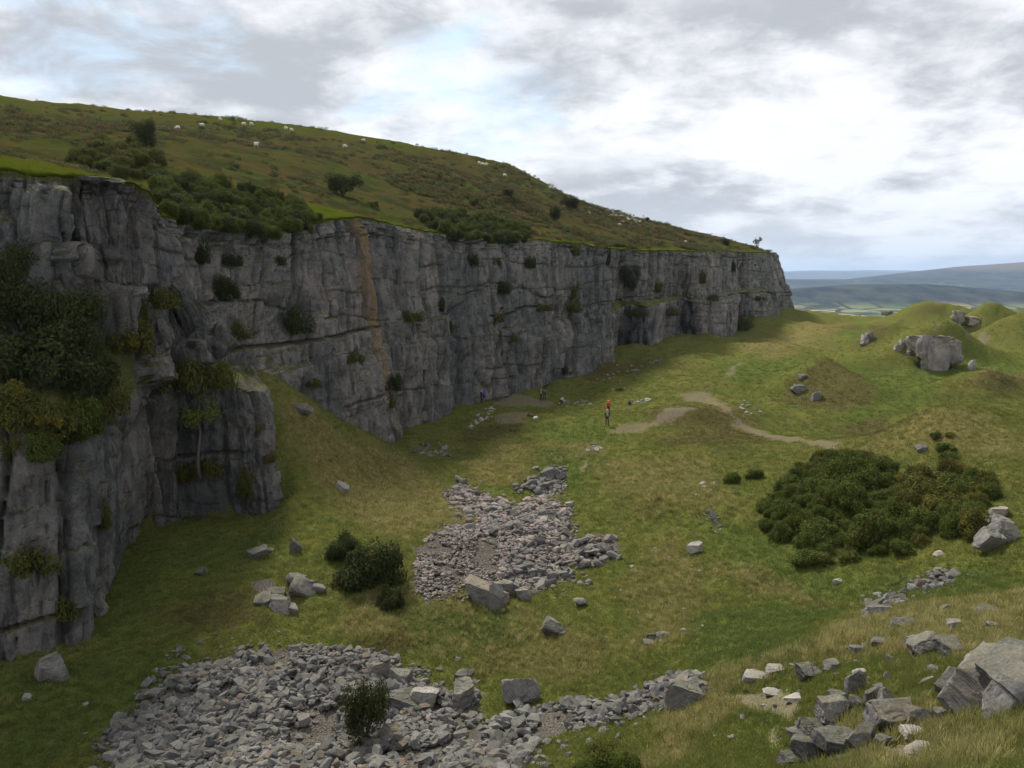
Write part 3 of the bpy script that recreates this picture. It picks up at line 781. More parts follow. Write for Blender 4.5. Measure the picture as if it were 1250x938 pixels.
def empty(name, loc=(0, 0, 0), rz=0.0):
    o = bpy.data.objects.new(name, None); COL.objects.link(o)
    o.location = loc; o.rotation_euler = (0, 0, rz); o.empty_display_size = 0.2
    return o

# ------------------------------------------------------------------ rock
def mat_rock(name, light, dark, warm, moss=0.35, vary=0.5, coords='world'):
    m = bpy.data.materials.new(name); m.use_nodes = True
    n = NT(m.node_tree)
    g = n.n('ShaderNodeNewGeometry')
    oi = n.n('ShaderNodeObjectInfo')
    pos = g.outputs['Position']
    nz = n.n('ShaderNodeSeparateXYZ', None, Vector=g.outputs['Normal']).outputs[2]
    c, h = rock_nodes(n, pos, nz, light=light, dark=dark, warm=warm, moss=moss, streak=0)
    rnd = n.math('FRACT', n.math('ADD', n.math('MULTIPLY', g.outputs['Random Per Island'], 1.0), n.math('MULTIPLY', oi.outputs['Random'], 3.7)))
    c = n.mix(vary, c, n.mix(rnd, (0.55, 0.55, 0.56), (1.35, 1.33, 1.30)), 'MULTIPLY')
    r2 = n.math('FRACT', n.math('MULTIPLY', rnd, 13.7))
    c = n.mix(n.ramp(r2, 0.93, 0.97, 0, 0.5), c, warm)
    bp = n.n('ShaderNodeBump', None, Strength=0.9, Distance=0.07, Height=h)
    b = n.n('ShaderNodeBsdfPrincipled', None, Base_Color=c, Roughness=0.92, Normal=bp)
    b.inputs['Specular IOR Level'].default_value = 0.15
    n.n('ShaderNodeOutputMaterial', None, Surface=b)
    return m
M_ROCK = mat_rock('limestone', (0.205, 0.196, 0.192), (0.10, 0.098, 0.098), (0.25, 0.20, 0.15))
M_SCREE = mat_rock('scree_limestone', (0.19, 0.186, 0.188), (0.092, 0.092, 0.096), (0.17, 0.12, 0.08), moss=0.2, vary=0.8)
M_GRAVEL = mat_rock('fine_scree', (0.26, 0.226, 0.206), (0.13, 0.114, 0.105), (0.25, 0.185, 0.13), moss=0.0, vary=0.9)
M_PALE = mat_rock('pale_limestone', (0.42, 0.40, 0.37), (0.25, 0.24, 0.22), (0.36, 0.29, 0.22), moss=0.15, vary=0.5)

_ico = {}
def ico(sub):
    if sub not in _ico:
        bm = bmesh.new(); bmesh.ops.create_icosphere(bm, subdivisions=sub, radius=1.0)
        _ico[sub] = (np.array([v.co[:] for v in bm.verts]), np.array([[v.index for v in f.verts] for f in bm.faces]))
        bm.free()
    v, f = _ico[sub]
    return v.copy(), f

def rock_shape(seed, sub=2, cuts=9, box=0.75, rough=0.06, depth=(0.55, 0.85)):
    """an angular block of about unit radius"""
    rg = np.random.default_rng(seed)
    v, f = ico(sub)
    v = np.sign(v) * np.abs(v) ** box
    v /= np.abs(v).max()
    base = [np.array(q, float) for q in ((0, 0, 1), (0, 0, -1), (1, 0, 0), (-1, 0, 0), (0, 1, 0), (0, -1, 0))]
    for k in range(cuts):
        nn = rg.normal(size=3)
        if k < 6: nn = base[k] + rg.normal(size=3) * 0.28
        nn /= np.linalg.norm(nn)
        d = rg.uniform(*depth)
        t = v @ nn - d
        v = v - np.outer(np.clip(t, 0, None), nn)
    if rough:
        o = rg.uniform(0, 50, 3)
        p = v * 1.3 + o
        nrm = v / (np.linalg.norm(v, axis=1, keepdims=True) + 1e-6)
        a = fbm(p[:, 0], p[:, 1], p[:, 2], oct=5 if sub > 3 else 2, seed=seed, gain=0.55)
        v = v + nrm * (a * rough * 2)[:, None]
        if sub > 3:
            # joints: thin cuts along near-parallel planes
            for q in range(3):
                nn = base[rg.integers(0, 6)] + rg.normal(size=3) * 0.35; nn /= np.linalg.norm(nn)
                t = v @ nn + a * 0.05
                dd = rg.uniform(-0.4, 0.4)
                step = np.where(t > dd, 0.05, 0.0)
                side = rg.normal(size=3); side -= nn * (side @ nn); side /= np.linalg.norm(side)
                v = v + np.outer(step, side)
                v = v - nrm * (np.exp(-((t - dd) / 0.03) ** 2) * 0.05)[:, None]
            b2 = fbm(p[:, 0] * 5, p[:, 1] * 5, p[:, 2] * 5, oct=3, seed=seed + 3)
            v = v + nrm * (b2 * 0.035)[:, None]
            b3 = np.abs(fbm(p[:, 0] * 2.2, p[:, 1] * 2.2, p[:, 2] * 2.2, oct=3, seed=seed + 8)); v = v - nrm * (np.clip(0.12 - b3, 0, 1) * 0.35)[:, None]
    return v, f

def rot_mat(rx, ry, rz):
    return np.array(Euler((rx, ry, rz)).to_matrix())

def add_rock(name, loc, size, seed, rot=(0, 0, 0), sub=4, mat=None, parent=None, cuts=9, box=0.75, rough=0.05, depth=(0.55, 0.85), smooth=None):
    v, f = rock_shape(seed, sub, cuts, box, rough, depth)
    v = v * np.array(size) @ rot_mat(*rot).T
    sm = (sub > 3) if smooth is None else smooth
    o = link_mesh(name, v, f, mat or M_ROCK, smooth=sm, parent=parent)
    if sm:
        try: o.data.set_sharp_from_angle(angle=R(32))
        except Exception: pass
    o.location = loc
    return o

def gpt(px, py, cl=False):
    return chit(px, py) if cl else fhit(px, py)

M_OUT = mat_rock('pale_outcrop', (0.30, 0.285, 0.27), (0.17, 0.165, 0.16), (0.27, 0.22, 0.17), moss=0.3)
ROCK_FOOT = []     # places the grass must keep clear of: x, y, radius
def boulder(px, py, wpx, hpx, label, seed, deep=0.8, rz=None, tilt=(0, 0), sink=0.22, mat=None, sub=5, cuts=10, box=0.7, cl=False, name='boulder', group=None, rough=0.05, depth=(0.55, 0.85)):
    """px, py: foot of the rock; width and height as seen, turned into metres by its distance"""
    g = gpt(px, py, cl)
    D = math.hypot(*g)
    W, H = wpx * D / FPX, hpx * D / FPX
    if D < 30 and px > 900: W, H = W * 0.86, H * 0.86
    rg = random.Random(seed)
    if wpx < 24: sub = min(sub, 4)
    sz = (W / 2 * 1.12, W / 2 * deep * 1.12, H / 2 * 1.25)
    o = add_rock(name, (0, 0, 0), sz, seed, (tilt[0], tilt[1], rg.uniform(-0.4, 0.4) if rz is None else rz), sub, mat, None, cuts, box, rough, depth)
    back = sz[1] * 0.7
    x, y = g[0] + g[0] / D * back, g[1] + g[1] / D * back
    o.location = (x, y, g[2] + sz[2] * (0.8 - sink * 1.6))
    if not cl: ROCK_FOOT.append((x, y, W * 0.5))
    things(o, label, 'rock' if name != 'standing_stone' else 'stone', group)
    return o

def outcrop(px, py, pieces, label, seed, cl=False, name='rock_outcrop', mat=None, sub=5, boxy=0.6):
    """pieces: dx, dy in pixels from px, py (foot), width, height, depth ratio, tilt x, tilt y, rz"""
    g = gpt(px, py, cl); D = math.hypot(*g); k = D / FPX
    if D < 30 and px > 900: pieces = [(p[0], p[1], p[2] * 0.86, p[3] * 0.82, *p[4:]) for p in pieces]
    root = empty(name, g)
    things(root, label, 'outcrop')
    for i, (dx, dy, w_, h_, dp, tx, ty, rz) in enumerate(pieces):
        q = gpt(px + dx, py + dy, cl)
        if math.hypot(q[0] - g[0], q[1] - g[1]) > 0.35 * D:
            q = (g[0] + dx * k, g[1], g[2])
        sz = (w_ * k / 2 * 1.1, w_ * k / 2 * dp * 1.1, h_ * k / 2 * 1.15)
        o = add_rock('rock_slab', (0, 0, 0), sz, seed + i * 7, (tx, ty, rz), sub, mat, root, 9, boxy, 0.05, (0.6, 0.88))
        o.location = (q[0] - g[0], q[1] - g[1] + sz[1] * 0.6, q[2] - g[2] + sz[2] * 0.5)
        if not cl: ROCK_FOOT.append((q[0], q[1] + sz[1] * 0.6, w_ * k * 0.5))
    return root

# the near slope at the lower right
outcrop(1215, 866, [(0, -6, 96, 46, 0.9, 0.45, -0.55, 0.2), (-38, -18, 66, 26, 0.7, 0.35, -0.5, 0.25), (40, -6, 90, 50, 0.9, 0.35, -0.4, 0.1), (14, 6, 62, 26, 0.6, 0.6, -0.7, 0.3), (26, -30, 80, 36, 0.8, 0.3, -0.35, 0.3)],
        'large grey leaning rock slabs at the right edge above the worn earth', 100)
boulder(1013, 886, 46, 34, 'smooth grey rounded boulder on top of the rock cluster below the straw grass', 111, deep=0.8, box=0.95, sink=0.1)
outcrop(1097, 892, [(0, 0, 66, 44, 0.7, 0.1, 0.1, 0.1), (-16, -6, 30, 56, 0.6, 0.1, 0.25, 0.2), (24, -2, 30, 30, 0.8, 0, 0.1, 0)],
        'big square grey block with a notched top between the round boulder and the leaning slabs', 120)
outcrop(1025, 925, [(0, 0, 60, 40, 0.8, 0.2, 0.1, 0.1), (28, -6, 44, 34, 0.7, 0.1, -0.3, 0.6), (-30, 8, 50, 30, 0.8, 0, 0.2, 0.4), (-60, 12, 30, 20, 0.8, 0, 0, 0.4), (55, -12, 26, 18, 0.8, 0, 0, 0.4)],
        'broken pale brown rock outcrop at the bottom edge under the rounded boulder', 130)
outcrop(992, 900, [(0, 0, 40, 24, 0.8, 0.1, 0.3, 0.2), (-12, 6, 30, 12, 0.8, 0, 0, 0)], 'low pinkish rock shelf left of the rounded boulder', 137)
outcrop(1140, 800, [(0, 0, 46, 24, 0.8, 0.2, 0.2, 0.1), (26, -2, 36, 16, 0.8, 0.1, 0.1, 0.3), (-20, -4, 30, 22, 0.7, 0.2, 0.4, 0.3)],
        'flat pale bedrock slab in straw grass above the big square block', 140)
boulder(985, 832, 34, 28, 'tilted grey block with a pale brown underside beside the path', 151, tilt=(0.1, -0.35))
boulder(1015, 820, 24, 13, 'small flat grey rock right of the tilted block', 152)
boulder(1022, 866, 26, 26, 'brown mossy boulder wedged behind the rounded boulder', 153)
boulder(1042, 850, 24, 36, 'upright brown-grey stone in the middle of the near rock cluster', 154, deep=0.7)
boulder(1050, 832, 20, 15, 'small pale pointed stone on top of the near rock cluster', 155, mat=M_PALE)
boulder(1064, 864, 22, 30, 'grey upright stone left of the big square block', 156)
boulder(1046, 868, 18, 20, 'small grey stone between the rounded boulder and the upright stone', 157)
boulder(1147, 880, 26, 17, 'low grey stone right of the big square block at the edge of the worn earth', 158)
boulder(1048, 798, 22, 9, 'low grey stone in straw grass above the near rock cluster', 159)
boulder(1074, 790, 22, 10, 'wedge of grey bedrock in straw grass left of the flat pale slab', 160)
boulder(1101, 768, 26, 12, 'half buried pale boulder on the brow above the flat slab', 161)
boulder(1163, 770, 20, 15, 'round pale stone on the brow right of the half buried boulder', 162)
boulder(1210, 752, 30, 8, 'thin broken ledge of stone on the brow near the right edge', 163)
boulder(1158, 746, 16, 6, 'flat grey stone behind the brow', 164)
boulder(928, 833, 36, 9, 'flat pale slab lying by the path left of the tilted block', 165, deep=0.7, mat=M_PALE)
boulder(948, 822, 26, 6, 'thin pale slab just above the other flat slab by the path', 166, deep=0.7, mat=M_PALE)
boulder(940, 851, 22, 8, 'small pale brown slab on the worn path', 167, mat=M_PALE)
boulder(968, 858, 24, 8, 'long pale brown slab on the worn path left of the outcrop', 168, mat=M_PALE)
boulder(1118, 905, 40, 9, 'pale orange flat stone lying on the worn earth patch', 169, mat=M_PALE)
boulder(1130, 925, 44, 10, 'larger pale orange flat stone at the bottom of the worn earth patch', 170, mat=M_PALE)
# the dark outcrop and stones of the lower middle
boulder(633, 862, 42, 34, 'round grey boulder at the top of the lower stone strip', 201, box=0.95, sink=0.12)
boulder(566, 866, 34, 30, 'pitted grey boulder standing in the grass left of the round one', 202, sink=0.1)
boulder(564, 836, 18, 17, 'small boulder perched behind the pitted boulder', 203)
boulder(490, 870, 42, 24, 'broad grey boulder right of the dark shrub in the lower scree', 204)
boulder(520, 866, 32, 26, 'pale angular boulder at the right end of the lower scree', 205, mat=M_PALE)
boulder(488, 838, 30, 22, 'grey boulder above the broad one at the upper edge of the scree', 206)
boulder(463, 830, 30, 24, 'dark craggy boulder at the top of the lower scree', 207)
boulder(549, 892, 14, 20, 'upright grey stone in the gap between the two stone fields', 208)
boulder(480, 912, 26, 26, 'rough boulder below the dark shrub', 209)
boulder(835, 866, 44, 34, 'knobbly grey rock at the right end of the lower stone strip', 210)
boulder(674, 777, 32, 19, 'lone grey boulder in the grass below the middle scree', 211, tilt=(0, 0.3))
boulder(709, 741, 18, 10, 'small flat-topped grey rock right of the fine scree', 212)
outcrop(592, 742, [(0, -4, 56, 26, 0.6, 0.3, 0.35, -0.3), (14, 2, 22, 32, 0.7, 0, 0.1, 0.1), (20, -14, 26, 24, 0.7, 0.1, -0.1, 0.2)],
        'large split wedge boulder at the lower edge of the middle scree', 220)
boulder(638, 733, 24, 14, 'low grey boulder right of the split wedge', 221)
boulder(671, 586, 26, 16, 'pale boulder on top of the small heap above the middle scree', 222)
boulder(667, 636, 28, 16, 'rounded boulder in the upper right of the middle scree', 223, box=0.9)
boulder(571, 648, 18, 9, 'flat grey stone at the upper edge of the fine scree', 224)
boulder(565, 592, 10, 9, 'small stone at the tip of the scree tongue', 225)
boulder(848, 676, 19, 15, 'lone pale boulder on the green left of the gorse thicket', 226, mat=M_PALE)
boulder(418, 600, 20, 12, 'pale slab lying on the grassy spur', 227, mat=M_PALE, tilt=(0, 0.5), deep=0.5)
boulder(366, 505, 28, 16, 'pinkish rock poking out near the top of the grassy spur', 228)
outcrop(366, 728, [(0, 0, 30, 17, 0.9, 0.4, 0.5, 0.2), (-6, -14, 22, 14, 0.9, 0.4, 0.5, 0.1), (24, -4, 20, 11, 0.7, 0.2, 0.3, 0), (8, -8, 16, 16, 0.9, 0.3, 0.5, 0)], 'ribbed grey outcrop on the slope left of the dark bush', 230)
outcrop(334, 746, [(6, 0, 34, 14, 0.8, 0.3, 0.3, -0.2), (-14, -8, 26, 13, 0.8, 0.2, 0.1, 0), (2, -18, 24, 9, 0.8, 0.3, 0.2, 0.2), (20, 2, 20, 10, 0.7, 0, 0.4, 0)], 'dark pitted outcrop just left of the ribbed one', 235)
outcrop(312, 682, [(0, 0, 26, 13, 0.7, 0.1, -0.2, 0.3), (14, -6, 14, 8, 0.7, 0, 0, 0)], 'small low outcrop under the corner of the near cliff', 240)
boulder(360, 675, 16, 18, 'thin leaning rock on the slope right of the small outcrop', 241, deep=0.5, tilt=(0, 0.5))
boulder(246, 702, 16, 8, 'little grey rock alone on the slope below the near cliff', 242)
boulder(64, 832, 34, 34, 'rugged boulder at the foot of the near cliff at lower left', 243)
boulder(12, 800, 26, 26, 'boulder against the cliff foot at the left edge', 244)
boulder(124, 752, 22, 18, 'broken block tucked against the corner of the near cliff', 245)
boulder(34, 857, 11, 8, 'small white stone in the grass at lower left', 246, mat=M_PALE, sub=3)
boulder(1022, 714, 9, 8, 'cream white stone at the edge of the small stone patch under the thicket', 247, mat=M_PALE, sub=3)
boulder(1145, 680, 14, 6, 'flat pale stone on the grass below the thicket', 248, mat=M_PALE, sub=3)
boulder(1070, 756, 28, 18, 'grey rock where the stone patch meets the near brow', 249)
# right side
outcrop(1217, 672, [(-4, 0, 26, 26, 0.8, 0.4, 0.3, 0.2), (8, -8, 24, 26, 0.8, 0.3, 0.4, 0), (10, -24, 24, 20, 0.8, 0.2, 0.1, 0), (-6, -22, 16, 16, 0.8, 0.2, 0.3, 0.4), (6, -38, 22, 16, 0.8, 0.2, 0, 0), (-8, -34, 12, 10, 0.8, 0, 0.2, 0)],
        'stacked pale grey outcrop at the right edge beside the thicket', 300, mat=M_OUT)
def blocky(name, c, sz, seed, rot, mat, parent, colw=0.9, layh=1.7, amp=0.4, sub=6):
    """a mass of rock with upright joints, shaped in the place where it stands"""
    o = add_rock(name, (0, 0, 0), sz, seed, rot, sub, mat, parent, 8, 0.42, 0.06, (0.74, 0.94))
    me = o.data; q = np.empty(len(me.vertices) * 3, np.float32); me.vertices.foreach_get('co', q); q = q.reshape(-1, 3)
    x, y, z = q[:, 0] + c[0], q[:, 1] + c[1], q[:, 2] + c[2]
    out = q / (np.linalg.norm(q, axis=1, keepdims=True) + 1e-6); out[:, 2] *= 0.3
    wx = x - y * 0.4 + fbm(x, z / 5, oct=2, seed=3) * 0.6
    cf = wx / colw; col_ = np.floor(cf); cf = cf - col_; lay_ = np.floor(z / layh + col_ * 0.37)
    d = (_h(col_, lay_, col_ * 0, 5) - 0.5) * amp * 1.6 + fbm(x * 1.1 + y, y * 1.1, z / 2.5, oct=4, seed=7, gain=0.6) * amp
    d = d - np.exp(-(np.minimum(cf, 1 - cf) / 0.10) ** 2) * amp * 0.7
    q = q + out * d[:, None]
    me.vertices.foreach_set('co', q.astype(np.float32).ravel()); me.update()
    return o
def crag(px, py, pieces, label, seed, colw=1.1, amp=0.35):
    g = fhit(px, py); D = math.hypot(*g); k = D / FPX
    root = empty('crag', g); things(root, label, 'outcrop')
    for i, (dx, up_, w_, h_, dp, ty, back) in enumerate(pieces):
        sz = (w_ * k / 2 * 1.1, w_ * k / 2 * dp, h_ * k / 2 * 1.1)
        c = (g[0] + dx * k, g[1] + sz[1] * 0.7 + back, g[2] + (up_ + h_ / 2) * k)
        o = blocky('rock_block', c, sz, seed + i, (0.03, ty, 0.12), M_CRAG, root, colw, 2.2, amp, 5)
        o.location = (c[0] - g[0], c[1] - g[1], c[2] - g[2])
    return root
M_CRAG = mat_rock('crag_limestone', (0.40, 0.36, 0.335), (0.22, 0.205, 0.195), (0.30, 0.24, 0.19), moss=0.9, vary=0.2)
crag(1148, 453, [(0, 14, 46, 25, 0.7, 0.0, 0.6), (-3, -2, 27, 36, 0.8, 0.06, 0.0), (13, 9, 17, 27, 0.9, -0.16, 0.2), (-16, 14, 14, 24, 0.9, 0.16, 0.2)],
     'tall block shaped crag standing out of a green mound in the distance', 310)
boulder(1186, 452, 8, 12, 'pale upright standing stone right of the crag', 320, deep=0.8, name='standing_stone', mat=M_PALE, sink=0.05, sub=4, cl=False)
crag(1060, 420, [(0, -4, 11, 14, 1.1, 0.35, 0.8), (4, 4, 9, 9, 1.1, 0.3, 0.8)], 'small crag at the left tip of the far ridge', 330, 1.0, 0.3)
crag(1100, 431, [(0, -4, 10, 14, 1.1, 0.4, 0.8), (5, 2, 9, 11, 1.1, 0.4, 0.8)], 'narrow leaning rock left of the tall crag', 335, 1.0, 0.3)
crag(1187, 397, [(-12, 0, 13, 15, 1.0, 0, 0), (4, -2, 24, 11, 0.7, 0, 0), (22, 0, 16, 8, 0.8, 0, 0.5)], 'grey rock band round the foot of a far round mound', 340, 1.6, 0.5)
outcrop(975, 479, [(0, 0, 18, 12, 0.8, 0, 0.3, 0), (6, -16, 10, 7, 0.8, 0, 0, 0)], 'pale rocks on the brown side of the cone shaped mound', 345, sub=4)
boulder(996, 489, 15, 13, 'separate pale block low on the cone shaped mound', 350, sub=4)
boulder(1125, 553, 18, 11, 'grey rock on the mound behind the gorse thicket', 351, sub=4)
boulder(1083, 384, 11, 5, 'pale rock patch on the distant double mound', 352, sub=4)
boulder(870, 636, 8, 12, 'little heap stone on the green left of the thicket', 353, sub=4)

# ------------------------------------------------------------------ rock pieces that stand out of the near face (parts of the cliff)
def cliff_piece(px, py, Y, w_, h_, dp, seed, tilt=(0, 0), rz=0.2, name='rock_pillar'):
    Y = Y + 1.1; w_ = w_ * 0.95; h_ = h_ * 0.95
    c = P(px, py, Y=Y); k = Y / FPX
    sz = (w_ * k / 2 * 1.15, w_ * k / 2 * dp * 1.15, h_ * k / 2 * 1.15)
    o = blocky(name, c, sz, seed, (tilt[0], tilt[1], rz), M_CLIFF_PIECE, cliff, 0.95, 2.6, 0.42)
    o.location = c
    return o
M_CLIFF_PIECE = M_CLIFF
cliff_piece(56, 275, 43.6, 56, 92, 0.7, 401, (0.05, 0.06), 0.5)
cliff_piece(30, 250, 44.2, 22, 58, 0.8, 402, (0, -0.05), 0.3)
cliff_piece(72, 330, 43.2, 70, 60, 0.6, 403, (0, 0.05), 0.5)
cliff_piece(130, 322, 46.0, 38, 46, 0.8, 404, (0, 0.05), 0.6)
cliff_piece(130, 221, 46.8, 50, 9, 0.9, 405, (0, 0.02), 0.3, 'capstone')
cliff_piece(140, 385, 45.4, 60, 72, 0.6, 406, (0, 0.2), 0.5)
cliff_piece(232, 378, 54.5, 34, 80, 0.8, 407, (0, -0.35), 0.5, 'rock_rib')
cliff_piece(262, 418, 54.0, 44, 44, 0.8, 408, (0, -0.35), 0.4, 'rock_rib')
cliff_piece(172, 448, 47.5, 76, 56, 0.7, 409, (0.0, -0.1), 0.5, 'rock_block')
cliff_piece(236, 432, 52.0, 36, 30, 0.8, 410, (0, 0.0), 0.3, 'rock_block')
cliff_piece(180, 491, 47.0, 22, 11, 0.9, 411, (0, 0.1), 0.3, 'rock_block')
cliff_piece(194, 410, 50.0, 26, 40, 0.9, 412, (0, -0.3), 0.3, 'rock_block')

# ------------------------------------------------------------------ scree: many broken stones
def zone_stones(poly_px, dens, smin, smax, sig, seed, fade=None):
    rg = np.random.default_rng(seed)
    wp = np.array([fhit(a, b)[:2] for a, b in poly_px])
    lo, hi = wp.min(0), wp.max(0)
    area = (hi - lo).prod()
    n_ = int(area * dens)
    x = rg.uniform(lo[0], hi[0], n_); y = rg.uniform(lo[1], hi[1], n_)
    d = poly_sd(wp, x, y) + (fbm(x / 1.3, y / 1.3, oct=3, seed=seed) * 0.7)
    isl = fbm(x / 1.6 + 7, y / 1.6, oct=3, seed=seed + 9)
    d = np.where(isl < -0.26, 0.8, d)
    ok = (d < 0.1) | ((d < 0.8) & (rg.random(n_) < 0.22)) | ((d < 2.2) & (rg.random(n_) < 0.035))
    x, y, d = x[ok], y[ok], d[ok]
    s = np.clip(np.exp(rg.normal(0, sig, len(x)) - 0.35 * np.clip(d, 0, 1) + 0.4 * fbm(x / 2.2, y / 2.2, oct=2, seed=seed + 4)) * (smin * smax) ** 0.5, smin, smax)
    return x, y, s, d

LIB = {}
def libshape(sub, k):
    key = (sub, k)
    if key not in LIB:
        v, f = rock_shape(900 + k, sub, 9 if sub > 1 else 3, 0.8, 0.05 if sub > 1 else 0.09, (0.5, 0.85) if sub > 1 else (0.7, 0.95))
        LIB[key] = (v, f)
    return LIB[key]
LIBME = {}
def libmesh(k, mat):
    key = (k, mat.name)
    if key not in LIBME:
        v, f = libshape(3, k)
        o = link_mesh('stone_shape', v, f, mat, smooth=False)
        LIBME[key] = o.data
        bpy.data.objects.remove(o)
    return LIBME[key]

def merged(name, X, Y_, Z, Sz, mat, sub, seed, parent=None, flat_=0.7):
    rg = np.random.default_rng(seed)
    VV = []; FF = []; off = 0
    for i in range(len(X)):
        v, f = libshape(sub, int(rg.integers(0, 12)))
        s3 = Sz[i] * np.array([rg.uniform(0.75, 1.25), rg.uniform(0.6, 1.0), rg.uniform(0.4, flat_)])
        q = (v * s3) @ rot_mat(rg.normal(0, 0.35), rg.normal(0, 0.35), rg.uniform(0, 6.28)).T + (X[i], Y_[i], Z[i])
        VV.append(q); FF.append(f + off); off += len(v)
    return link_mesh(name, np.concatenate(VV), np.concatenate(FF), mat, smooth=False, kind='stuff')

SZ = [z for z in ZONES['scree'][0]]
def screens(x, y, z): return x / y * FPX + 625
SINGLE = []
def single_stone(x, y, z, s, mat, name, label, cat, group, rg):
    o = bpy.data.objects.new(name, libmesh(rg.randrange(12), mat))
    COL.objects.link(o)
    o.location = (x, y, z)
    o.rotation_euler = (rg.gauss(0, 0.3), rg.gauss(0, 0.3), rg.uniform(0, 6.28))
    o.scale = (s * rg.uniform(0.8, 1.25), s * rg.uniform(0.65, 1.0), s * rg.uniform(0.45, 0.75))
    things(o, label, cat, group)
    return o

rgS = random.Random(5)
def scree_field(poly, dens, smin, smax, sig, seed, keep_n, mat, label, group, subsmall, gravel_mat=None, gname='scree'):
    x, y, s, d = zone_stones(poly, dens, smin, smax, sig, seed)
    z = fz(x, y) + s * np.random.default_rng(seed).uniform(0.0, 0.5, len(x)) + np.clip(-d, 0, 1.2) * 0.10
    order = np.argsort(-(s / y))
    top = order[:keep_n]; rest = order[keep_n:]
    bx_, by_ = np.array([p[0] for p in poly]), np.array([p[1] for p in poly])
    for i in top:
        px_ = 625 + FPX * x[i] / y[i]; py_ = 335 - FPX * z[i] / y[i]
        h_ = ('left', 'middle', 'right')[min(2, max(0, int(3 * (px_ - bx_.min()) / (np.ptp(bx_) + 1))))]
        v_ = ('upper', 'central', 'lower')[min(2, max(0, int(3 * (py_ - by_.min()) / (np.ptp(by_) + 1))))]
        where = 'at its %s %s' % (v_, h_) if keep_n > 20 else ''
        single_stone(x[i], y[i], z[i] + 0.05 * s[i], s[i], mat, 'scree_stone', (label + ' ' + where).strip(), 'stone', group + ' ' + where, rgS)
    cut = int(len(rest) * 0.38) if subsmall == 2 else len(rest)
    a_, b_ = rest[:cut], rest[cut:]
    merged(gname, x[a_], y[a_], z[a_], s[a_], gravel_mat or mat, subsmall, seed + 1)
    if len(b_): merged(gname, x[b_], y[b_], z[b_], s[b_], gravel_mat or mat, 1, seed + 2)
    return len(x)

n1 = scree_field(SZ[0][0], 60, 0.06, 0.37, 0.45, 1001, 140, M_SCREE, 'grey block in the lower left scree', 'larger stones of the lower left scree', 2)
n2 = scree_field(SZ[2][0], 42, 0.07, 0.38, 0.5, 1002, 70, M_SCREE, 'grey block in the bottom centre stone strip', 'larger stones of the bottom centre strip', 2)
midp = [(590, 641), (560, 618), (548, 606), (560, 588), (600, 612), (640, 622), (685, 575), (690, 590), (665, 612), (700, 620), (690, 645), (700, 680), (690, 705), (640, 720), (600, 722), (620, 680), (600, 650)]
n3 = scree_field(midp, 15, 0.08, 0.44, 0.5, 1003, 70, M_SCREE, 'grey block in the middle scree', 'larger stones of the middle scree', 1, M_GRAVEL)
n4 = scree_field(SZ[1][0], 55, 0.055, 0.17, 0.30, 1004, 0, M_GRAVEL, '', '', 1, gname='fine_scree')
n5 = scree_field(SZ[3][0], 26, 0.08, 0.35, 0.4, 1005, 14, M_SCREE, 'grey stone in the small patch between thicket and near brow', 'stones of the patch under the thicket', 1)
n5 += scree_field([(1065, 735), (1080, 722), (1105, 718), (1100, 735), (1085, 748), (1068, 752)], 16, 0.07, 0.35, 0.4, 1008, 8, M_SCREE, 'grey stone in the broken trail of stones above the near brow', 'stones of the trail above the near brow', 1)
n6 = scree_field(SZ[4][0], 9, 0.08, 0.5, 0.5, 1006, 14, M_SCREE, 'grey stone in the loose spread right of the middle scree', 'stones of the spread right of the middle scree', 1)
n7 = scree_field([(625, 598), (690, 570), (688, 595), (650, 603)], 7, 0.1, 0.6, 0.45, 1007, 14, M_SCREE, 'grey stone in the little heap above the middle scree', 'stones of the little heap above the middle scree', 1)
print('scree', n1, n2, n3, n4, n5, n6, n7)
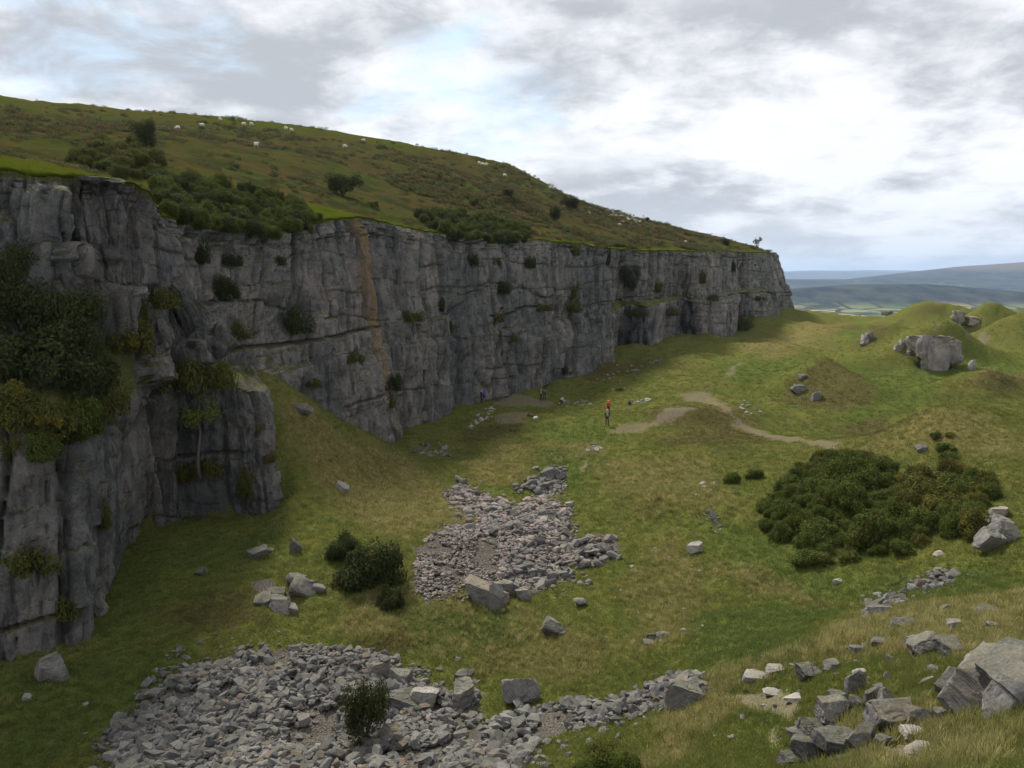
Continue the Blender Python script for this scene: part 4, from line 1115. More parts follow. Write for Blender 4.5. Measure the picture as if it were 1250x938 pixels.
LOOSE = [  # polygon, count, size, label, group
    ([(768, 488), (795, 484), (795, 492), (770, 494)], 26, 0.28, 'pale stone in the heap behind the walking person', 'pale stones of the heap behind the walker'),
    ([(678, 488), (720, 488), (722, 498), (680, 499)], 30, 0.26, 'pale stone in the row behind the crouching person', 'pale stones of the row by the croucher'),
    ([(555, 540), (590, 500), (604, 497), (600, 510), (570, 525)], 30, 0.3, 'pale stone in the band at the foot of the cliff left of the bare patches', 'pale stones at the cliff foot'),
    ([(495, 548), (520, 535), (560, 548), (550, 558), (510, 556)], 40, 0.3, 'grey stone in the strewn patch where the spur meets the floor', 'stones strewn behind the spur foot'),
    ([(712, 542), (730, 540), (738, 550), (718, 554)], 12, 0.3, 'white stone in the small group on the green below the walkers', 'white stones below the walkers'),
    ([(890, 490), (925, 495), (930, 510), (900, 505)], 18, 0.28, 'pale stone scattered by the bend of the path', 'pale stones by the bend of the path'),
    ([(735, 457), (760, 445), (800, 430), (810, 437), (760, 462)], 26, 0.4, 'brownish stone in the fan under the recess of the far cliff', 'stones under the recess of the cliff'),
    ([(690, 470), (730, 462), (790, 470), (730, 480)], 14, 0.3, 'pale stone scattered beyond the people', 'pale stones beyond the people'),
    ([(840, 590), (870, 580), (880, 600), (850, 610)], 6, 0.3, 'white stone left of the pair of small dark bushes', 'white stones by the small bushes'),
    ([(860, 625), (875, 622), (882, 650), (868, 650)], 18, 0.2, 'stone in the little upright heap left of the thicket', 'stones of the little heap left of the thicket'),
    ([(650, 520), (860, 510), (900, 600), (680, 600)], 22, 0.17, 'small white stone dotted over the middle of the floor', 'white stones dotted over the floor'),
    ([(720, 640), (840, 640), (900, 780), (740, 840), (660, 760)], 26, 0.15, 'small pale stone in the grass between the two scree fields', 'pale stones between the scree fields'),
    ([(780, 780), (810, 775), (815, 785), (790, 790)], 9, 0.25, 'grey stone in the small group above the stone strip', 'stones above the bottom strip'),
    ([(170, 770), (300, 770), (480, 770), (620, 800), (480, 790), (200, 800)], 16, 0.13, 'small stone in the grass above the lower left scree', 'small stones above the lower scree'),
    ([(60, 870), (130, 840), (130, 920), (60, 930)], 6, 0.13, 'small stone in the grass at the lower left corner', 'small stones at the lower left corner'),
    ([(830, 860), (930, 830), (960, 930), (800, 938)], 10, 0.09, 'small pale stone in the near grass left of the path', 'pale stones left of the path'),
    ([(1080, 880), (1240, 880), (1240, 938), (1060, 938)], 22, 0.06, 'small stone lying about the worn earth in front', 'small stones by the worn earth'),
    ([(930, 825), (1000, 835), (990, 880), (920, 870)], 14, 0.09, 'stone fragment along the worn path', 'stone fragments along the worn path'),
    ([(600, 380), (601, 380), (601, 381)], 0, 0.1, '', ''),
    ([(830, 400), (1000, 392), (1040, 420), (860, 470)], 14, 0.35, 'small white stone on the far floor below the end of the cliff', 'white stones on the far floor'),
    ([(960, 800), (1060, 760), (1240, 740), (1250, 800), (1140, 850), (1000, 870)], 60, 0.17, 'grey stone half buried in the slope of the near brow', 'half buried stones of the near brow'),
    ([(870, 800), (960, 790), (1000, 930), (900, 938)], 24, 0.10, 'small grey stone in the grass beside the worn path', 'small stones beside the worn path'),
    ([(940, 900), (1080, 900), (1100, 938), (960, 938)], 20, 0.13, 'broken brown stone round the outcrop at the bottom edge', 'broken stones round the bottom outcrop'),
    ([(1040, 760), (1240, 740), (1240, 800), (1000, 850)], 18, 0.11, 'small pale stone in the straw grass of the near brow', 'pale stones on the near brow'),
]
lo_rg = random.Random(77); npr = np.random.default_rng(77)
LS = []
for poly, cnt, s0, lab, grp in LOOSE:
    if not cnt: continue
    wp = np.array([fhit(a, b)[:2] for a, b in poly]); lo, hi = wp.min(0), wp.max(0)
    got = 0
    for tries in range(4000):
        x = npr.uniform(lo[0], hi[0]); y = npr.uniform(lo[1], hi[1])
        if poly_sd(wp, np.array([x]), np.array([y]))[0] > 0: continue
        s = min(s0 * 1.6, s0 * 0.8 * math.exp(npr.normal(0, 0.4)))
        z = float(fz(x, y)[0]) + s * 0.1
        white = 'white' in lab or 'pale' in lab
        LS.append((x, y, z, s, white, lab, grp))
        got += 1
        if got >= cnt: break

LS.sort(key=lambda q: -q[3] / q[1])
for x, y, z, s, white, lab, grp in LS[:285]:
    single_stone(x, y, z, s, M_PALE if white else M_SCREE, 'loose_stone', lab, 'stone', grp, lo_rg)
rest_ = np.array([q[:4] for q in LS[285:]])
merged('stone_litter', rest_[:, 0], rest_[:, 1], rest_[:, 2], rest_[:, 3], M_PALE, 1, 55)

# pale limestone on the far brow of the hill
for i in range(46):
    px = lo_rg.uniform(715, 792); py = 252 + (px - 715) * 0.17 + abs(lo_rg.gauss(0, 1.0)) * 7
    g = chit(px, py)
    if g[2] < 5: continue
    s = lo_rg.uniform(0.35, 1.1)
    single_stone(g[0], g[1], g[2] + s * 0.12, s, M_PALE, 'brow_stone', 'pale limestone rock on the brow of the hill right of the round hawthorn', 'stone', 'rocks on the far brow', lo_rg)

# ------------------------------------------------------------------ leaves, bushes, trees
def mat_leaf(name, a, b_, c_=None, frac=0.12, twig=False):
    m = bpy.data.materials.new(name); m.use_nodes = True
    n = NT(m.node_tree)
    g = n.n('ShaderNodeNewGeometry'); oi = n.n('ShaderNodeObjectInfo')
    rnd = g.outputs['Random Per Island']
    c = n.mix(rnd, a, b_)
    if c_:
        cl = n.noise(g.outputs['Position'], 1.1, 3, 0.6)
        c = n.mix(n.math('MULTIPLY', n.ramp(cl, 0.5, 0.68), n.ramp(n.math('FRACT', n.math('MULTIPLY', rnd, 7.3)), 1 - frac * 2, 1 - frac, 0.15, 0.9)), c, c_)
    c = n.mix(n.math('MULTIPLY', oi.outputs['Random'], 0.35), c, n.mix(0.5, c, (0.10, 0.085, 0.03)))
    b = n.n('ShaderNodeBsdfPrincipled', None, Base_Color=c, Roughness=0.75)
    b.inputs['Specular IOR Level'].default_value = 0.06
    tr = n.n('ShaderNodeBsdfTranslucent', None, Color=c)
    ms = n.n('ShaderNodeMixShader', None, i0=0.25, i1=b.outputs[0], i2=tr.outputs[0])
    n.n('ShaderNodeOutputMaterial', None, Surface=ms)
    return m
M_GORSE = mat_leaf('gorse_spines', (0.036, 0.060, 0.012), (0.105, 0.135, 0.028), (0.18, 0.145, 0.035), 0.25)
M_GORSE_Y = mat_leaf('yellowing_leaves', (0.05, 0.06, 0.015), (0.12, 0.12, 0.03), (0.26, 0.20, 0.03), 0.4)
M_HAW = mat_leaf('hawthorn_leaves', (0.022, 0.034, 0.013), (0.065, 0.082, 0.026), (0.07, 0.05, 0.03), 0.2)
M_ROWAN = mat_leaf('rowan_leaves', (0.11, 0.15, 0.025), (0.22, 0.26, 0.05))
M_FERN = mat_leaf('ledge_herbs', (0.045, 0.062, 0.015), (0.12, 0.12, 0.03), (0.15, 0.11, 0.04), 0.3)
M_BARK = bpy.data.materials.new('bark'); M_BARK.use_nodes = True
_n = NT(M_BARK.node_tree)
_p = _n.n('ShaderNodeNewGeometry').outputs['Position']
_n.n('ShaderNodeOutputMaterial', None, Surface=_n.n('ShaderNodeBsdfPrincipled', None, Base_Color=_n.mix(_n.noise(_p, 8, 4, 0.7), (0.05, 0.042, 0.034), (0.17, 0.15, 0.13)), Roughness=0.9))

def leaf_cloud(rg, blobs, n_leaf, size, up=0.3, inner=0.35):
    """leaf-sized faces over a set of blobs (x, y, z, r)"""
    bl = np.array(blobs, float)
    wgt = bl[:, 3] ** 2; wgt /= wgt.sum()
    bi = rg.choice(len(bl), n_leaf, p=wgt)
    d = rg.normal(size=(n_leaf, 3)); d /= np.linalg.norm(d, axis=1, keepdims=True)
    rr = np.where(rg.random(n_leaf) < inner, rg.uniform(0.3, 0.9, n_leaf), rg.normal(1.0, 0.07, n_leaf))
    # small clumps on the surface
    cl = fbm(d[:, 0] * 2.4 + bi * 3.1, d[:, 1] * 2.4, d[:, 2] * 2.4, oct=2, seed=int(rg.integers(1, 99)))
    rr = rr * (1 + cl * 0.45)
    keep = (cl > -0.42)
    c = bl[bi, :3] + d * (bl[bi, 3] * rr)[:, None] * np.array([1, 1, 0.92])
    c = c[keep & (c[:, 2] > -0.05)]; d = d[keep & (bl[bi, 2] + d[:, 2] * bl[bi, 3] * rr * 0.92 > -0.05)][:len(c)]
    m = len(c)
    nrm = d[:m] + rg.normal(0, 0.55, (m, 3)); nrm[:, 2] += up; nrm /= np.linalg.norm(nrm, axis=1, keepdims=True)
    t = np.cross(nrm, rg.normal(size=(m, 3))); t /= np.linalg.norm(t, axis=1, keepdims=True) + 1e-9
    b_ = np.cross(nrm, t)
    s = size * rg.uniform(0.6, 1.4, m)
    v = np.stack([c - t * s[:, None], c - b_ * (s * 0.45)[:, None] + nrm * (s * 0.15)[:, None], c + t * s[:, None], c + b_ * (s * 0.45)[:, None] + nrm * (s * 0.15)[:, None]], 1).reshape(-1, 3)
    f = np.arange(m * 4).reshape(-1, 4)
    return v, f

def tube(path, radii, sides=6):
    path = np.array(path, float); vs = []; n_ = len(path)
    for i in range(n_):
        a = path[min(i + 1, n_ - 1)] - path[max(i - 1, 0)]; a /= np.linalg.norm(a) + 1e-9
        u = np.cross(a, [0.3, 0.9, 0.1]); u /= np.linalg.norm(u); w_ = np.cross(a, u)
        for k in range(sides):
            an = 2 * math.pi * k / sides
            vs.append(path[i] + (u * math.cos(an) + w_ * math.sin(an)) * radii[i])
    fs = []
    for i in range(n_ - 1):
        for k in range(sides):
            k2 = (k + 1) % sides
            fs.append((i * sides + k, i * sides + k2, (i + 1) * sides + k2, (i + 1) * sides + k))
    return np.array(vs), np.array(fs)

def join(parts):
    VV, FF, off = [], [], 0
    for v, f in parts:
        VV.append(v); FF.append(f + off); off += len(v)
    return np.concatenate(VV), np.concatenate(FF)

def stems(rg, n_, h, spread, r0):
    ps = []
    for i in range(n_):
        a = rg.uniform(0, 6.28); sp = rg.uniform(0.3, 1) * spread
        p = [(0, 0, -0.1), (math.cos(a) * sp * 0.35, math.sin(a) * sp * 0.35, h * 0.4), (math.cos(a) * sp, math.sin(a) * sp, h * rg.uniform(0.7, 1))]
        ps.append(tube(p, [r0, r0 * 0.7, r0 * 0.25], 5))
    return join(ps)

BUSH = []
def bush_variant(kind_, seed):
    rg = np.random.default_rng(seed)
    if kind_ == 'gorse':
        blobs = [(0, 0, 0.42, 0.55)]
        for i in range(20):
            a = rg.uniform(0, 6.28); r = rg.uniform(0.2, 0.78); blobs.append((math.cos(a) * r, math.sin(a) * r, rg.uniform(0.12, 0.85) * (1.15 - r * 0.6), rg.uniform(0.14, 0.30)))
        v, f = leaf_cloud(rg, blobs, 8500, 0.046, 0.45)
    elif kind_ == 'haw':
        blobs = [(0, 0, 0.62, 0.45)]
        for i in range(15):
            a = rg.uniform(0, 6.28); r = rg.uniform(0.25, 0.75); blobs.append((math.cos(a) * r, math.sin(a) * r, rg.uniform(0.3, 1.0), rg.uniform(0.16, 0.32)))
        v, f = leaf_cloud(rg, blobs, 8000, 0.034, 0.2, 0.45)
    elif kind_ == 'herb':
        blobs = []
        for i in range(12):
            a = rg.uniform(0, 6.28); r = rg.uniform(0, 0.85); blobs.append((math.cos(a) * r, math.sin(a) * r, rg.uniform(0.02, 0.2), rg.uniform(0.15, 0.32)))
        v, f = leaf_cloud(rg, blobs, 3200, 0.045, 0.5)
    st = stems(rg, 9, 0.6, 0.5, 0.035)
    return (v, f), st
VAR = {k: [bush_variant(k, 40 + i * 3 + len(k)) for i in range(n_)] for k, n_ in (('gorse', 4), ('haw', 3), ('herb', 3))}
MCACHE = {}
def bush(loc, rx, h, kind_, label, mat, group=None, rg=random.Random(3), name=None, cat='bush', stem=True):
    nm = name or {'gorse': 'gorse_bush', 'haw': 'hawthorn_bush', 'herb': 'ledge_plant'}[kind_]
    k = rg.randrange(len(VAR[kind_]))
    key = (kind_, k, mat.name)
    if key not in MCACHE:
        (v, f), st = VAR[kind_][k]
        o = link_mesh('foliage', v, f, mat, smooth=False); s_ = link_mesh('stem', st[0], st[1], M_BARK)
        MCACHE[key] = (o.data, s_.data)
        bpy.data.objects.remove(o); bpy.data.objects.remove(s_)
    me, sm = MCACHE[key]
    if stem:
        root = empty(nm, loc, rg.uniform(0, 6.28))
        root.scale = (rx, rx * rg.uniform(0.85, 1.15), h)
        fo = bpy.data.objects.new('foliage', me); COL.objects.link(fo); fo.parent = root
        so = bpy.data.objects.new('stem', sm); COL.objects.link(so); so.parent = root
    else:
        root = bpy.data.objects.new(nm, me); COL.objects.link(root)
        root.location = loc; root.rotation_euler = (0, 0, rg.uniform(0, 6.28)); root.scale = (rx, rx * rg.uniform(0.85, 1.15), h)
    things(root, label, cat, group)
    return root

def bush_px(px, py, wpx, hpx, kind_, label, mat, group=None, hfac=None, **kw):
    """px, py: middle of the foot"""
    g = chit(px, py); D = math.hypot(*g)
    top = {'gorse': 0.95, 'haw': 1.2, 'herb': 0.4}[kind_]
    return bush((g[0], g[1], g[2] - 0.1), wpx * D / FPX / 2 / 0.88, hpx * D / FPX / top, kind_, label, mat, group, **kw)

br = random.Random(12)
# the thicket on the right: many round gorse bushes, grown into each other
thick = [(955, 600), (930, 618), (932, 650), (965, 668), (985, 692), (1030, 688), (1075, 680), (1110, 678), (1150, 660), (1195, 655), (1212, 620), (1216, 585), (1170, 585), (1120, 590), (1085, 575), (1060, 560), (1010, 560), (975, 575)]
gw = np.array([fhit(a, b)[:2] for a, b in thick])
lo, hi = gw.min(0), gw.max(0)
placed = []
for t in range(6000):
    x = br.uniform(lo[0], hi[0]); y = br.uniform(lo[1], hi[1])
    r = br.uniform(0.6, 1.0) if br.random() < 0.5 else br.uniform(1.0, 1.8)
    d = poly_sd(gw, np.array([x]), np.array([y]))[0]
    if d > -0.1: continue
    if r > 1.2 and d > -1.0: continue
    if any((x - a) ** 2 + (y - b) ** 2 < ((r + c) * 0.55) ** 2 for a, b, c in placed): continue
    placed.append((x, y, r))
for x, y, r in placed:
    z = float(fz(x, y)[0])
    ppx = 625 + FPX * x / y
    yel = (ppx > 1110 and br.random() < 0.5) or br.random() < 0.04
    ppy = 335 - FPX * z / y
    wh = ('back', 'middle', 'front')[min(2, max(0, int((ppy - 560) / 45)))] + ' ' + ('left', 'centre', 'right')[min(2, max(0, int((ppx - 925) / 98)))]
    lb = ('yellow tinged' if yel else 'dark green') + ' gorse bush at the ' + wh + ' of the right thicket'
    bush((x, y, z - 0.1), r, r * br.uniform(0.8, 1.6), 'gorse', lb, M_GORSE_Y if yel else M_GORSE, ('yellow tinged' if yel else 'dark') + ' bushes at the ' + wh + ' of the thicket', br)
print('thicket', len(placed))
bush_px(893, 592, 25, 16, 'gorse', 'small dark bush left of the thicket, the left one of the pair', M_GORSE)
bush_px(921, 583, 24, 12, 'gorse', 'small dark bush left of the thicket, the right and rounder one of the pair', M_GORSE)
bush_px(1143, 535, 14, 8, 'gorse', 'small bush on the mound behind the thicket, the upper left one', M_GORSE)
bush_px(1153, 552, 24, 12, 'gorse', 'small dark bush on the mound just behind the thicket', M_GORSE)
bush_px(1160, 563, 26, 12, 'gorse', 'bush at the back edge of the thicket under the mound', M_GORSE)
bush_px(1160, 533, 12, 6, 'gorse', 'tiny bush highest on the mound behind the thicket', M_GORSE_Y)
# the middle of the quarry
bush_px(452, 712, 74, 50, 'gorse', 'big dark bush on the slope left of the fine scree', M_HAW)
bush_px(424, 682, 44, 30, 'gorse', 'dark bush grown into the left side of the big dark bush', M_HAW)
bush_px(476, 742, 38, 26, 'gorse', 'smaller dark bush below the big dark bush', M_HAW)
bush_px(446, 908, 52, 84, 'haw', 'thin dark shrub growing out of the lower left scree', M_HAW)
bush_px(856, 468, 0.1, 0.1, 'herb', 'tiny dark plant', M_HAW) if False else None
bush_px(756, 478, 9, 5, 'gorse', 'small dark bush on the floor beyond the walking people', M_GORSE, stem=False)
bush_px(856, 465, 14, 16, 'gorse', 'dark bush at the foot of the far cliff', M_HAW) if False else None
bush_px(688, 459, 20, 16, 'haw', 'dark bush at the foot of the cliff beyond the people', M_HAW)
bush_px(742, 944, 60, 32, 'haw', 'bright green leafy shrub cut by the bottom edge of the view', M_GORSE)
bush_px(712, 944, 40, 22, 'haw', 'leafy green shrub at the bottom edge left of the larger one', M_GORSE)
bush_px(768, 944, 36, 26, 'haw', 'leafy green shrub at the bottom edge right of the larger one', M_GORSE)
# near cliff, left
for i, (a, b, w_, h_, kd, mt, lb) in enumerate([
    (18, 372, 60, 70, 'haw', M_HAW, 'dark shrub in the shaded corner at the left edge, highest of the ledge shrubs'),
    (30, 430, 100, 80, 'haw', M_HAW, 'large dark hawthorn on the ledge at the left edge'),
    (85, 440, 90, 80, 'haw', M_HAW, 'dark hawthorn on the ledge under the rock tower'),
    (60, 470, 90, 60, 'gorse', M_HAW, 'dark low bush in the middle of the left ledge'),
    (112, 482, 66, 50, 'gorse', M_HAW, 'dark bush on the ledge left of the overhanging block'),
    (16, 520, 64, 44, 'gorse', M_GORSE_Y, 'yellow green bush at the rim of the lower wall at the left edge'),
    (62, 535, 58, 42, 'gorse', M_GORSE_Y, 'yellowing bush hanging over the rim of the lower wall'),
    (46, 558, 44, 30, 'gorse', M_GORSE, 'brown green bush drooping over the lower wall'),
    (100, 530, 60, 40, 'gorse', M_GORSE, 'green bush right of the yellowing bush on the rim'),
    (128, 505, 50, 28, 'herb', M_FERN, 'brown mossy growth on the ledge under the overhanging block'),
    (157, 428, 54, 40, 'gorse', M_GORSE_Y, 'olive green bush on top of the overhanging block'),
    (6, 555, 26, 18, 'herb', M_FERN, 'bright green tuft on the rim at the left edge'),
    (124, 640, 20, 26, 'herb', M_FERN, 'green fern patch on the lower wall'),
    (40, 690, 60, 22, 'herb', M_FERN, 'mossy plants on the lower wall near the left edge'),
    (80, 745, 40, 22, 'herb', M_FERN, 'mossy plants low on the lower wall'),
    (220, 585, 30, 22, 'herb', M_FERN, 'mossy growth at the foot of the young tree'),
    (255, 575, 36, 18, 'herb', M_FERN, 'herbs on the step of the second wall beside the young tree'),
    (298, 600, 28, 28, 'herb', M_FERN, 'yellow green tussock on the second wall right of the young tree'),
    (328, 562, 16, 9, 'herb', M_GORSE_Y, 'bright yellow green tuft near the corner of the second wall'),
    (313, 528, 16, 12, 'herb', M_FERN, 'small plant high on the corner of the second wall'),
    (190, 372, 50, 22, 'herb', M_FERN, 'grassy growth on the sloping ledge under the tall towers'),
    (172, 395, 16, 30, 'herb', M_FERN, 'green strip of plants in the gap of the stepped blocks'),
    (270, 362, 42, 26, 'gorse', M_HAW, 'dark ivy bush on the recessed wall above the pale rib'),
    (240, 318, 30, 20, 'herb', M_HAW, 'dark plants on the recessed wall left of the ivy bush'),
    (280, 322, 24, 12, 'herb', M_HAW, 'small dark plants on the recessed wall above the ivy bush'),
    (292, 350 + 60, 30, 18, 'herb', M_FERN, 'mossy plants beside the pale rib'),
    (215, 470, 60, 34, 'herb', M_FERN, 'brown heather on the ledge above the young tree'),
    (262, 470, 50, 24, 'herb', M_FERN, 'straw coloured growth along the top of the second wall'),
]):
    bush_px(a, b, w_, h_, kd, lb, mt, stem=kd != 'herb', cat='bush' if kd != 'herb' else 'plant')
# plants along the main face
for a, b, w_, h_, kd, mt, lb in [
    (340, 322, 16, 10, 'herb', M_HAW, 'dark plant high on the face left of the ochre stain'),
    (362, 402, 40, 26, 'herb', M_HAW, 'dark plants half way up the face above the spur'),
    (385, 470, 20, 10, 'herb', M_FERN, 'green plants low on the face above the spur'),
    (430, 440, 26, 12, 'herb', M_FERN, 'plants on the face left of the ochre stain'),
    (484, 482, 24, 30, 'haw', M_HAW, 'dark shrub low on the face right of the ochre stain'),
    (478, 495, 18, 10, 'herb', M_FERN, 'plants under the low shrub right of the ochre stain'),
    (537, 384, 18, 24, 'haw', M_HAW, 'dark shrub growing half way up the face above the blue jacket'),
    (549, 402, 18, 12, 'herb', M_GORSE_Y, 'yellow green plant just below the half way shrub'),
    (500, 390, 30, 12, 'herb', M_FERN, 'plants on the seam between stain and half way shrub'),
    (572, 322, 26, 12, 'herb', M_HAW, 'dark plants hanging under the rim'),
    (608, 322, 14, 8, 'herb', M_FERN, 'green plant under the rim right of the hanging plants'),
    (614, 362, 22, 20, 'haw', M_HAW, 'dark shrub in the upper middle of the long face'),
    (610, 392, 16, 10, 'herb', M_GORSE_Y, 'yellow green tuft on the seam below the upper middle shrub'),
    (625, 415, 14, 8, 'herb', M_GORSE_Y, 'yellow green tuft lower right of the other one'),
    (645, 325, 18, 12, 'herb', M_HAW, 'dark plants near the rim in the middle of the long face'),
    (695, 372, 34, 32, 'haw', M_GORSE, 'green shrub on the face left of the recess'),
    (690, 380, 40, 14, 'herb', M_FERN, 'plants on the seam below the green shrub'),
    (660, 378, 30, 9, 'herb', M_FERN, 'mossy seam plants left of the green shrub'),
    (765, 356, 34, 34, 'haw', M_HAW, 'dark tree-like shrub in the recess of the cliff'),
    (800, 358, 22, 14, 'haw', M_FERN, 'green shrub on the ledge right of the recess'),
    (775, 384, 30, 9, 'herb', M_FERN, 'grass on the ledge under the recess shrub'),
    (815, 384, 30, 8, 'herb', M_FERN, 'grass on the ledge further right of the recess'),
    (856, 344, 12, 14, 'herb', M_FERN, 'plants on the far face above the ledge'),
    (870, 366, 14, 8, 'herb', M_FERN, 'plants on the ledge of the far face'),
    (906, 402, 22, 18, 'herb', M_FERN, 'plants in the notch at the foot of the far face'),
    (895, 330, 6, 14, 'herb', M_HAW, 'dark plants in the crack near the end of the cliff'),
    (925, 366, 20, 5, 'herb', M_FERN, 'ochre plants on the seam near the end of the cliff'),
    (700, 310, 14, 14, 'herb', M_FERN, 'plants under the rim above the green shrub'),
    (740, 320, 10, 20, 'herb', M_HAW, 'dark plants in the crack left of the recess'),
]:
    bush_px(a, b, w_, h_, kd, lb, mt, stem=False, cat='bush' if kd != 'herb' else 'plant')
# gorse along the rim, left part: grown together over the recess
g1 = [(185, 222), (215, 215), (250, 222), (290, 232), (330, 240), (365, 250), (388, 268), (380, 284), (345, 286), (320, 290), (290, 282), (250, 276), (215, 268), (195, 255)]
def band(poly, label, group, mat, n_try, r0, r1, seed, hf=1.1, mind=0.8, alt=None):
    rr = random.Random(seed)
    pts_ = []
    wx = np.array([p[0] for p in poly], float); wy = np.array([p[1] for p in poly], float)
    for t in range(n_try):
        px = rr.uniform(wx.min(), wx.max()); py = rr.uniform(wy.min(), wy.max())
        if poly_sd([(a, b, 0) for a, b in poly], np.array([px]), np.array([py]))[0] > 0: continue
        g = chit(px, py)
        r = rr.uniform(r0, r1)
        if any((g[0] - a) ** 2 + (g[1] - b) ** 2 + (g[2] - e) ** 2 < ((r + c) * mind) ** 2 for a, b, e, c in pts_): continue
        pts_.append((*g, r))
    for x, y, z, r in pts_:
        a_ = alt if (alt and rr.random() < 0.25) else mat
        px_ = 625 + FPX * x / y
        wh = ('left', 'middle', 'right')[min(2, max(0, int(3 * (px_ - wx.min()) / (np.ptp(wx) + 1))))]
        bush((x, y, z - 0.25 * r), r, r * hf * rr.uniform(0.8, 1.3), 'gorse', label + ', in its %s third' % wh, a_, group + ', %s third' % wh, rr, stem=False)
    return len(pts_)
nb = band(g1, 'dark gorse bush in the row above the recess', 'gorse row on the rim above the recess', M_GORSE, 1500, 0.8, 1.6, 1, alt=M_HAW, mind=0.55)
g2 = [(515, 268), (540, 258), (580, 266), (620, 272), (645, 282), (640, 294), (600, 296), (560, 292), (530, 282)]
nb += band(g2, 'dark gorse bush in the row on the middle rim', 'gorse row on the middle rim', M_GORSE, 700, 0.9, 1.7, 2, alt=M_HAW, mind=0.55)
g3 = [(95, 200), (110, 178), (150, 176), (190, 196), (200, 222), (170, 218), (130, 214)]
nb += band(g3, 'brown green bush in the group above the rock towers', 'bushes above the rock towers', M_FERN, 600, 0.9, 1.9, 3, alt=M_GORSE, mind=0.6)
print('bands', nb)
for a, b, w_, h_, mt, lb in [
    (179, 186, 32, 36, M_HAW, 'round dark hawthorn on the slope above the near cliff'),
    (418, 238, 48, 28, M_HAW, 'broad dark hawthorn on the slope above the ochre stain'),
    (620, 243, 16, 13, M_HAW, 'small round hawthorn in the middle of the far slope'),
    (577, 252, 18, 12, M_GORSE, 'small green bush left of the small round hawthorn'),
    (697, 257, 25, 19, M_HAW, 'round hawthorn on the skyline where the hill drops'),
    (677, 269, 20, 17, M_HAW, 'dark hawthorn just left below the skyline hawthorn'),
    (457, 254, 16, 9, M_GORSE, 'small green bush above the rim right of the ochre stain'),
    (790, 270, 8, 5, M_HAW, 'small dark bush at the right end of the brow rocks'),
    (887, 300, 12, 9, M_HAW, 'dark bush in the gully near the end of the cliff'),
    (615, 262, 10, 6, M_GORSE, 'tiny bush below the small round hawthorn'),
]:
    bush_px(a, b, w_, h_, 'haw', lb, mt, name='hawthorn' if mt is M_HAW else None)

def tree(px, py, hpx, label, mat, seed, lean=0.0, slim=0.25, leaves=1500, leaf=0.09, name='tree', base=None, bare=0.45):
    rg = np.random.default_rng(seed)
    g = base or chit(px, py); D = math.hypot(*g); H = hpx * D / FPX
    root = empty(name, g); things(root, label, 'tree')
    path = [(0, 0, -0.2)]
    for i in range(1, 7):
        t = i / 6; path.append((lean * H * t + rg.normal(0, 0.015) * H, rg.normal(0, 0.015) * H, H * t * 0.95))
    parts = [tube(path, [0.022 * H * (1 - 0.8 * i / 6) for i in range(7)], 7)]
    blobs = []
    for i in range(13):
        t = rg.uniform(bare, 0.95); c = np.array([np.interp(t, np.linspace(0, 1, 7), [p[k] for p in path]) for k in range(3)])
        a = rg.uniform(0, 6.28); L = H * slim * (1.15 - t) * rg.uniform(0.6, 1.3) * 1.3
        e = c + np.array([math.cos(a) * L, math.sin(a) * L, L * 0.55])
        parts.append(tube([c, (c + e) / 2 + (0, 0, L * 0.05), e], [0.007 * H, 0.005 * H, 0.002 * H], 5))
        blobs.append((*e, H * rg.uniform(0.05, 0.11))); blobs.append((*(c * 0.45 + e * 0.55), H * rg.uniform(0.04, 0.08)))
    v, f = join(parts)
    link_mesh('trunk', v, f, M_BARK, parent=root)
    v, f = leaf_cloud(rg, blobs, leaves, leaf, 0.3, 0.5)
    link_mesh('crown', v, f, mat, smooth=False, parent=root)
    return root
tree(250, 580, 106, 'slender young tree with yellow green leaves in front of the second wall', M_ROWAN, 5, lean=0.02, slim=0.22, leaves=1700, leaf=0.075, base=(lambda c: (c[0], c[1] - 0.6, c[2]))(chit(248, 578)))
tree(926, 307, 16, 'little wind-shaped tree on the cliff end against the sky', M_FERN, 8, slim=0.5, leaves=1500, leaf=0.12, bare=0.3)

# ------------------------------------------------------------------ distant trees and a white farm
def far_trees(px, Y, w_, h_, label, nb_=10, seed=1):
    rg = np.random.default_rng(seed)
    c = P(px, 380, Y=Y); x0 = c[0]
    bl = []
    for i in range(nb_):
        x = x0 + rg.uniform(-0.5, 0.5) * w_; y = Y + rg.uniform(-40, 40)
        z = float(valley_z(np.array([x]), np.array([y]))[0]); r = h_ * rg.uniform(0.35, 0.6)
        bl.append((x, y, z + r * 0.9, r))
    VV = []
    v0, f0 = ico(3)
    for b in bl:
        q = v0 * (b[3] * 1.1, b[3] * 1.1, b[3])
        nn = fbm(v0[:, 0] * 3 + b[0], v0[:, 1] * 3, v0[:, 2] * 3, oct=3, seed=3)
        q = q * (1 + nn[:, None] * 0.35) + np.array(b[:3]); VV.append((q, f0))
    v, f = join(VV)
    o = link_mesh('copse', v, f, M_WOOD, smooth=False); o['kind'] = 'stuff'
    return o
M_WOOD = bpy.data.materials.new('far_woodland'); M_WOOD.use_nodes = True
_n = NT(M_WOOD.node_tree); _p = _n.n('ShaderNodeNewGeometry').outputs['Position']
_n.n('ShaderNodeOutputMaterial', None, Surface=_n.n('ShaderNodeBsdfPrincipled', None, Base_Color=_n.mix(_n.noise(_p, 0.2, 4, 0.7), (0.014, 0.024, 0.012), (0.05, 0.06, 0.025)), Roughness=1.0))
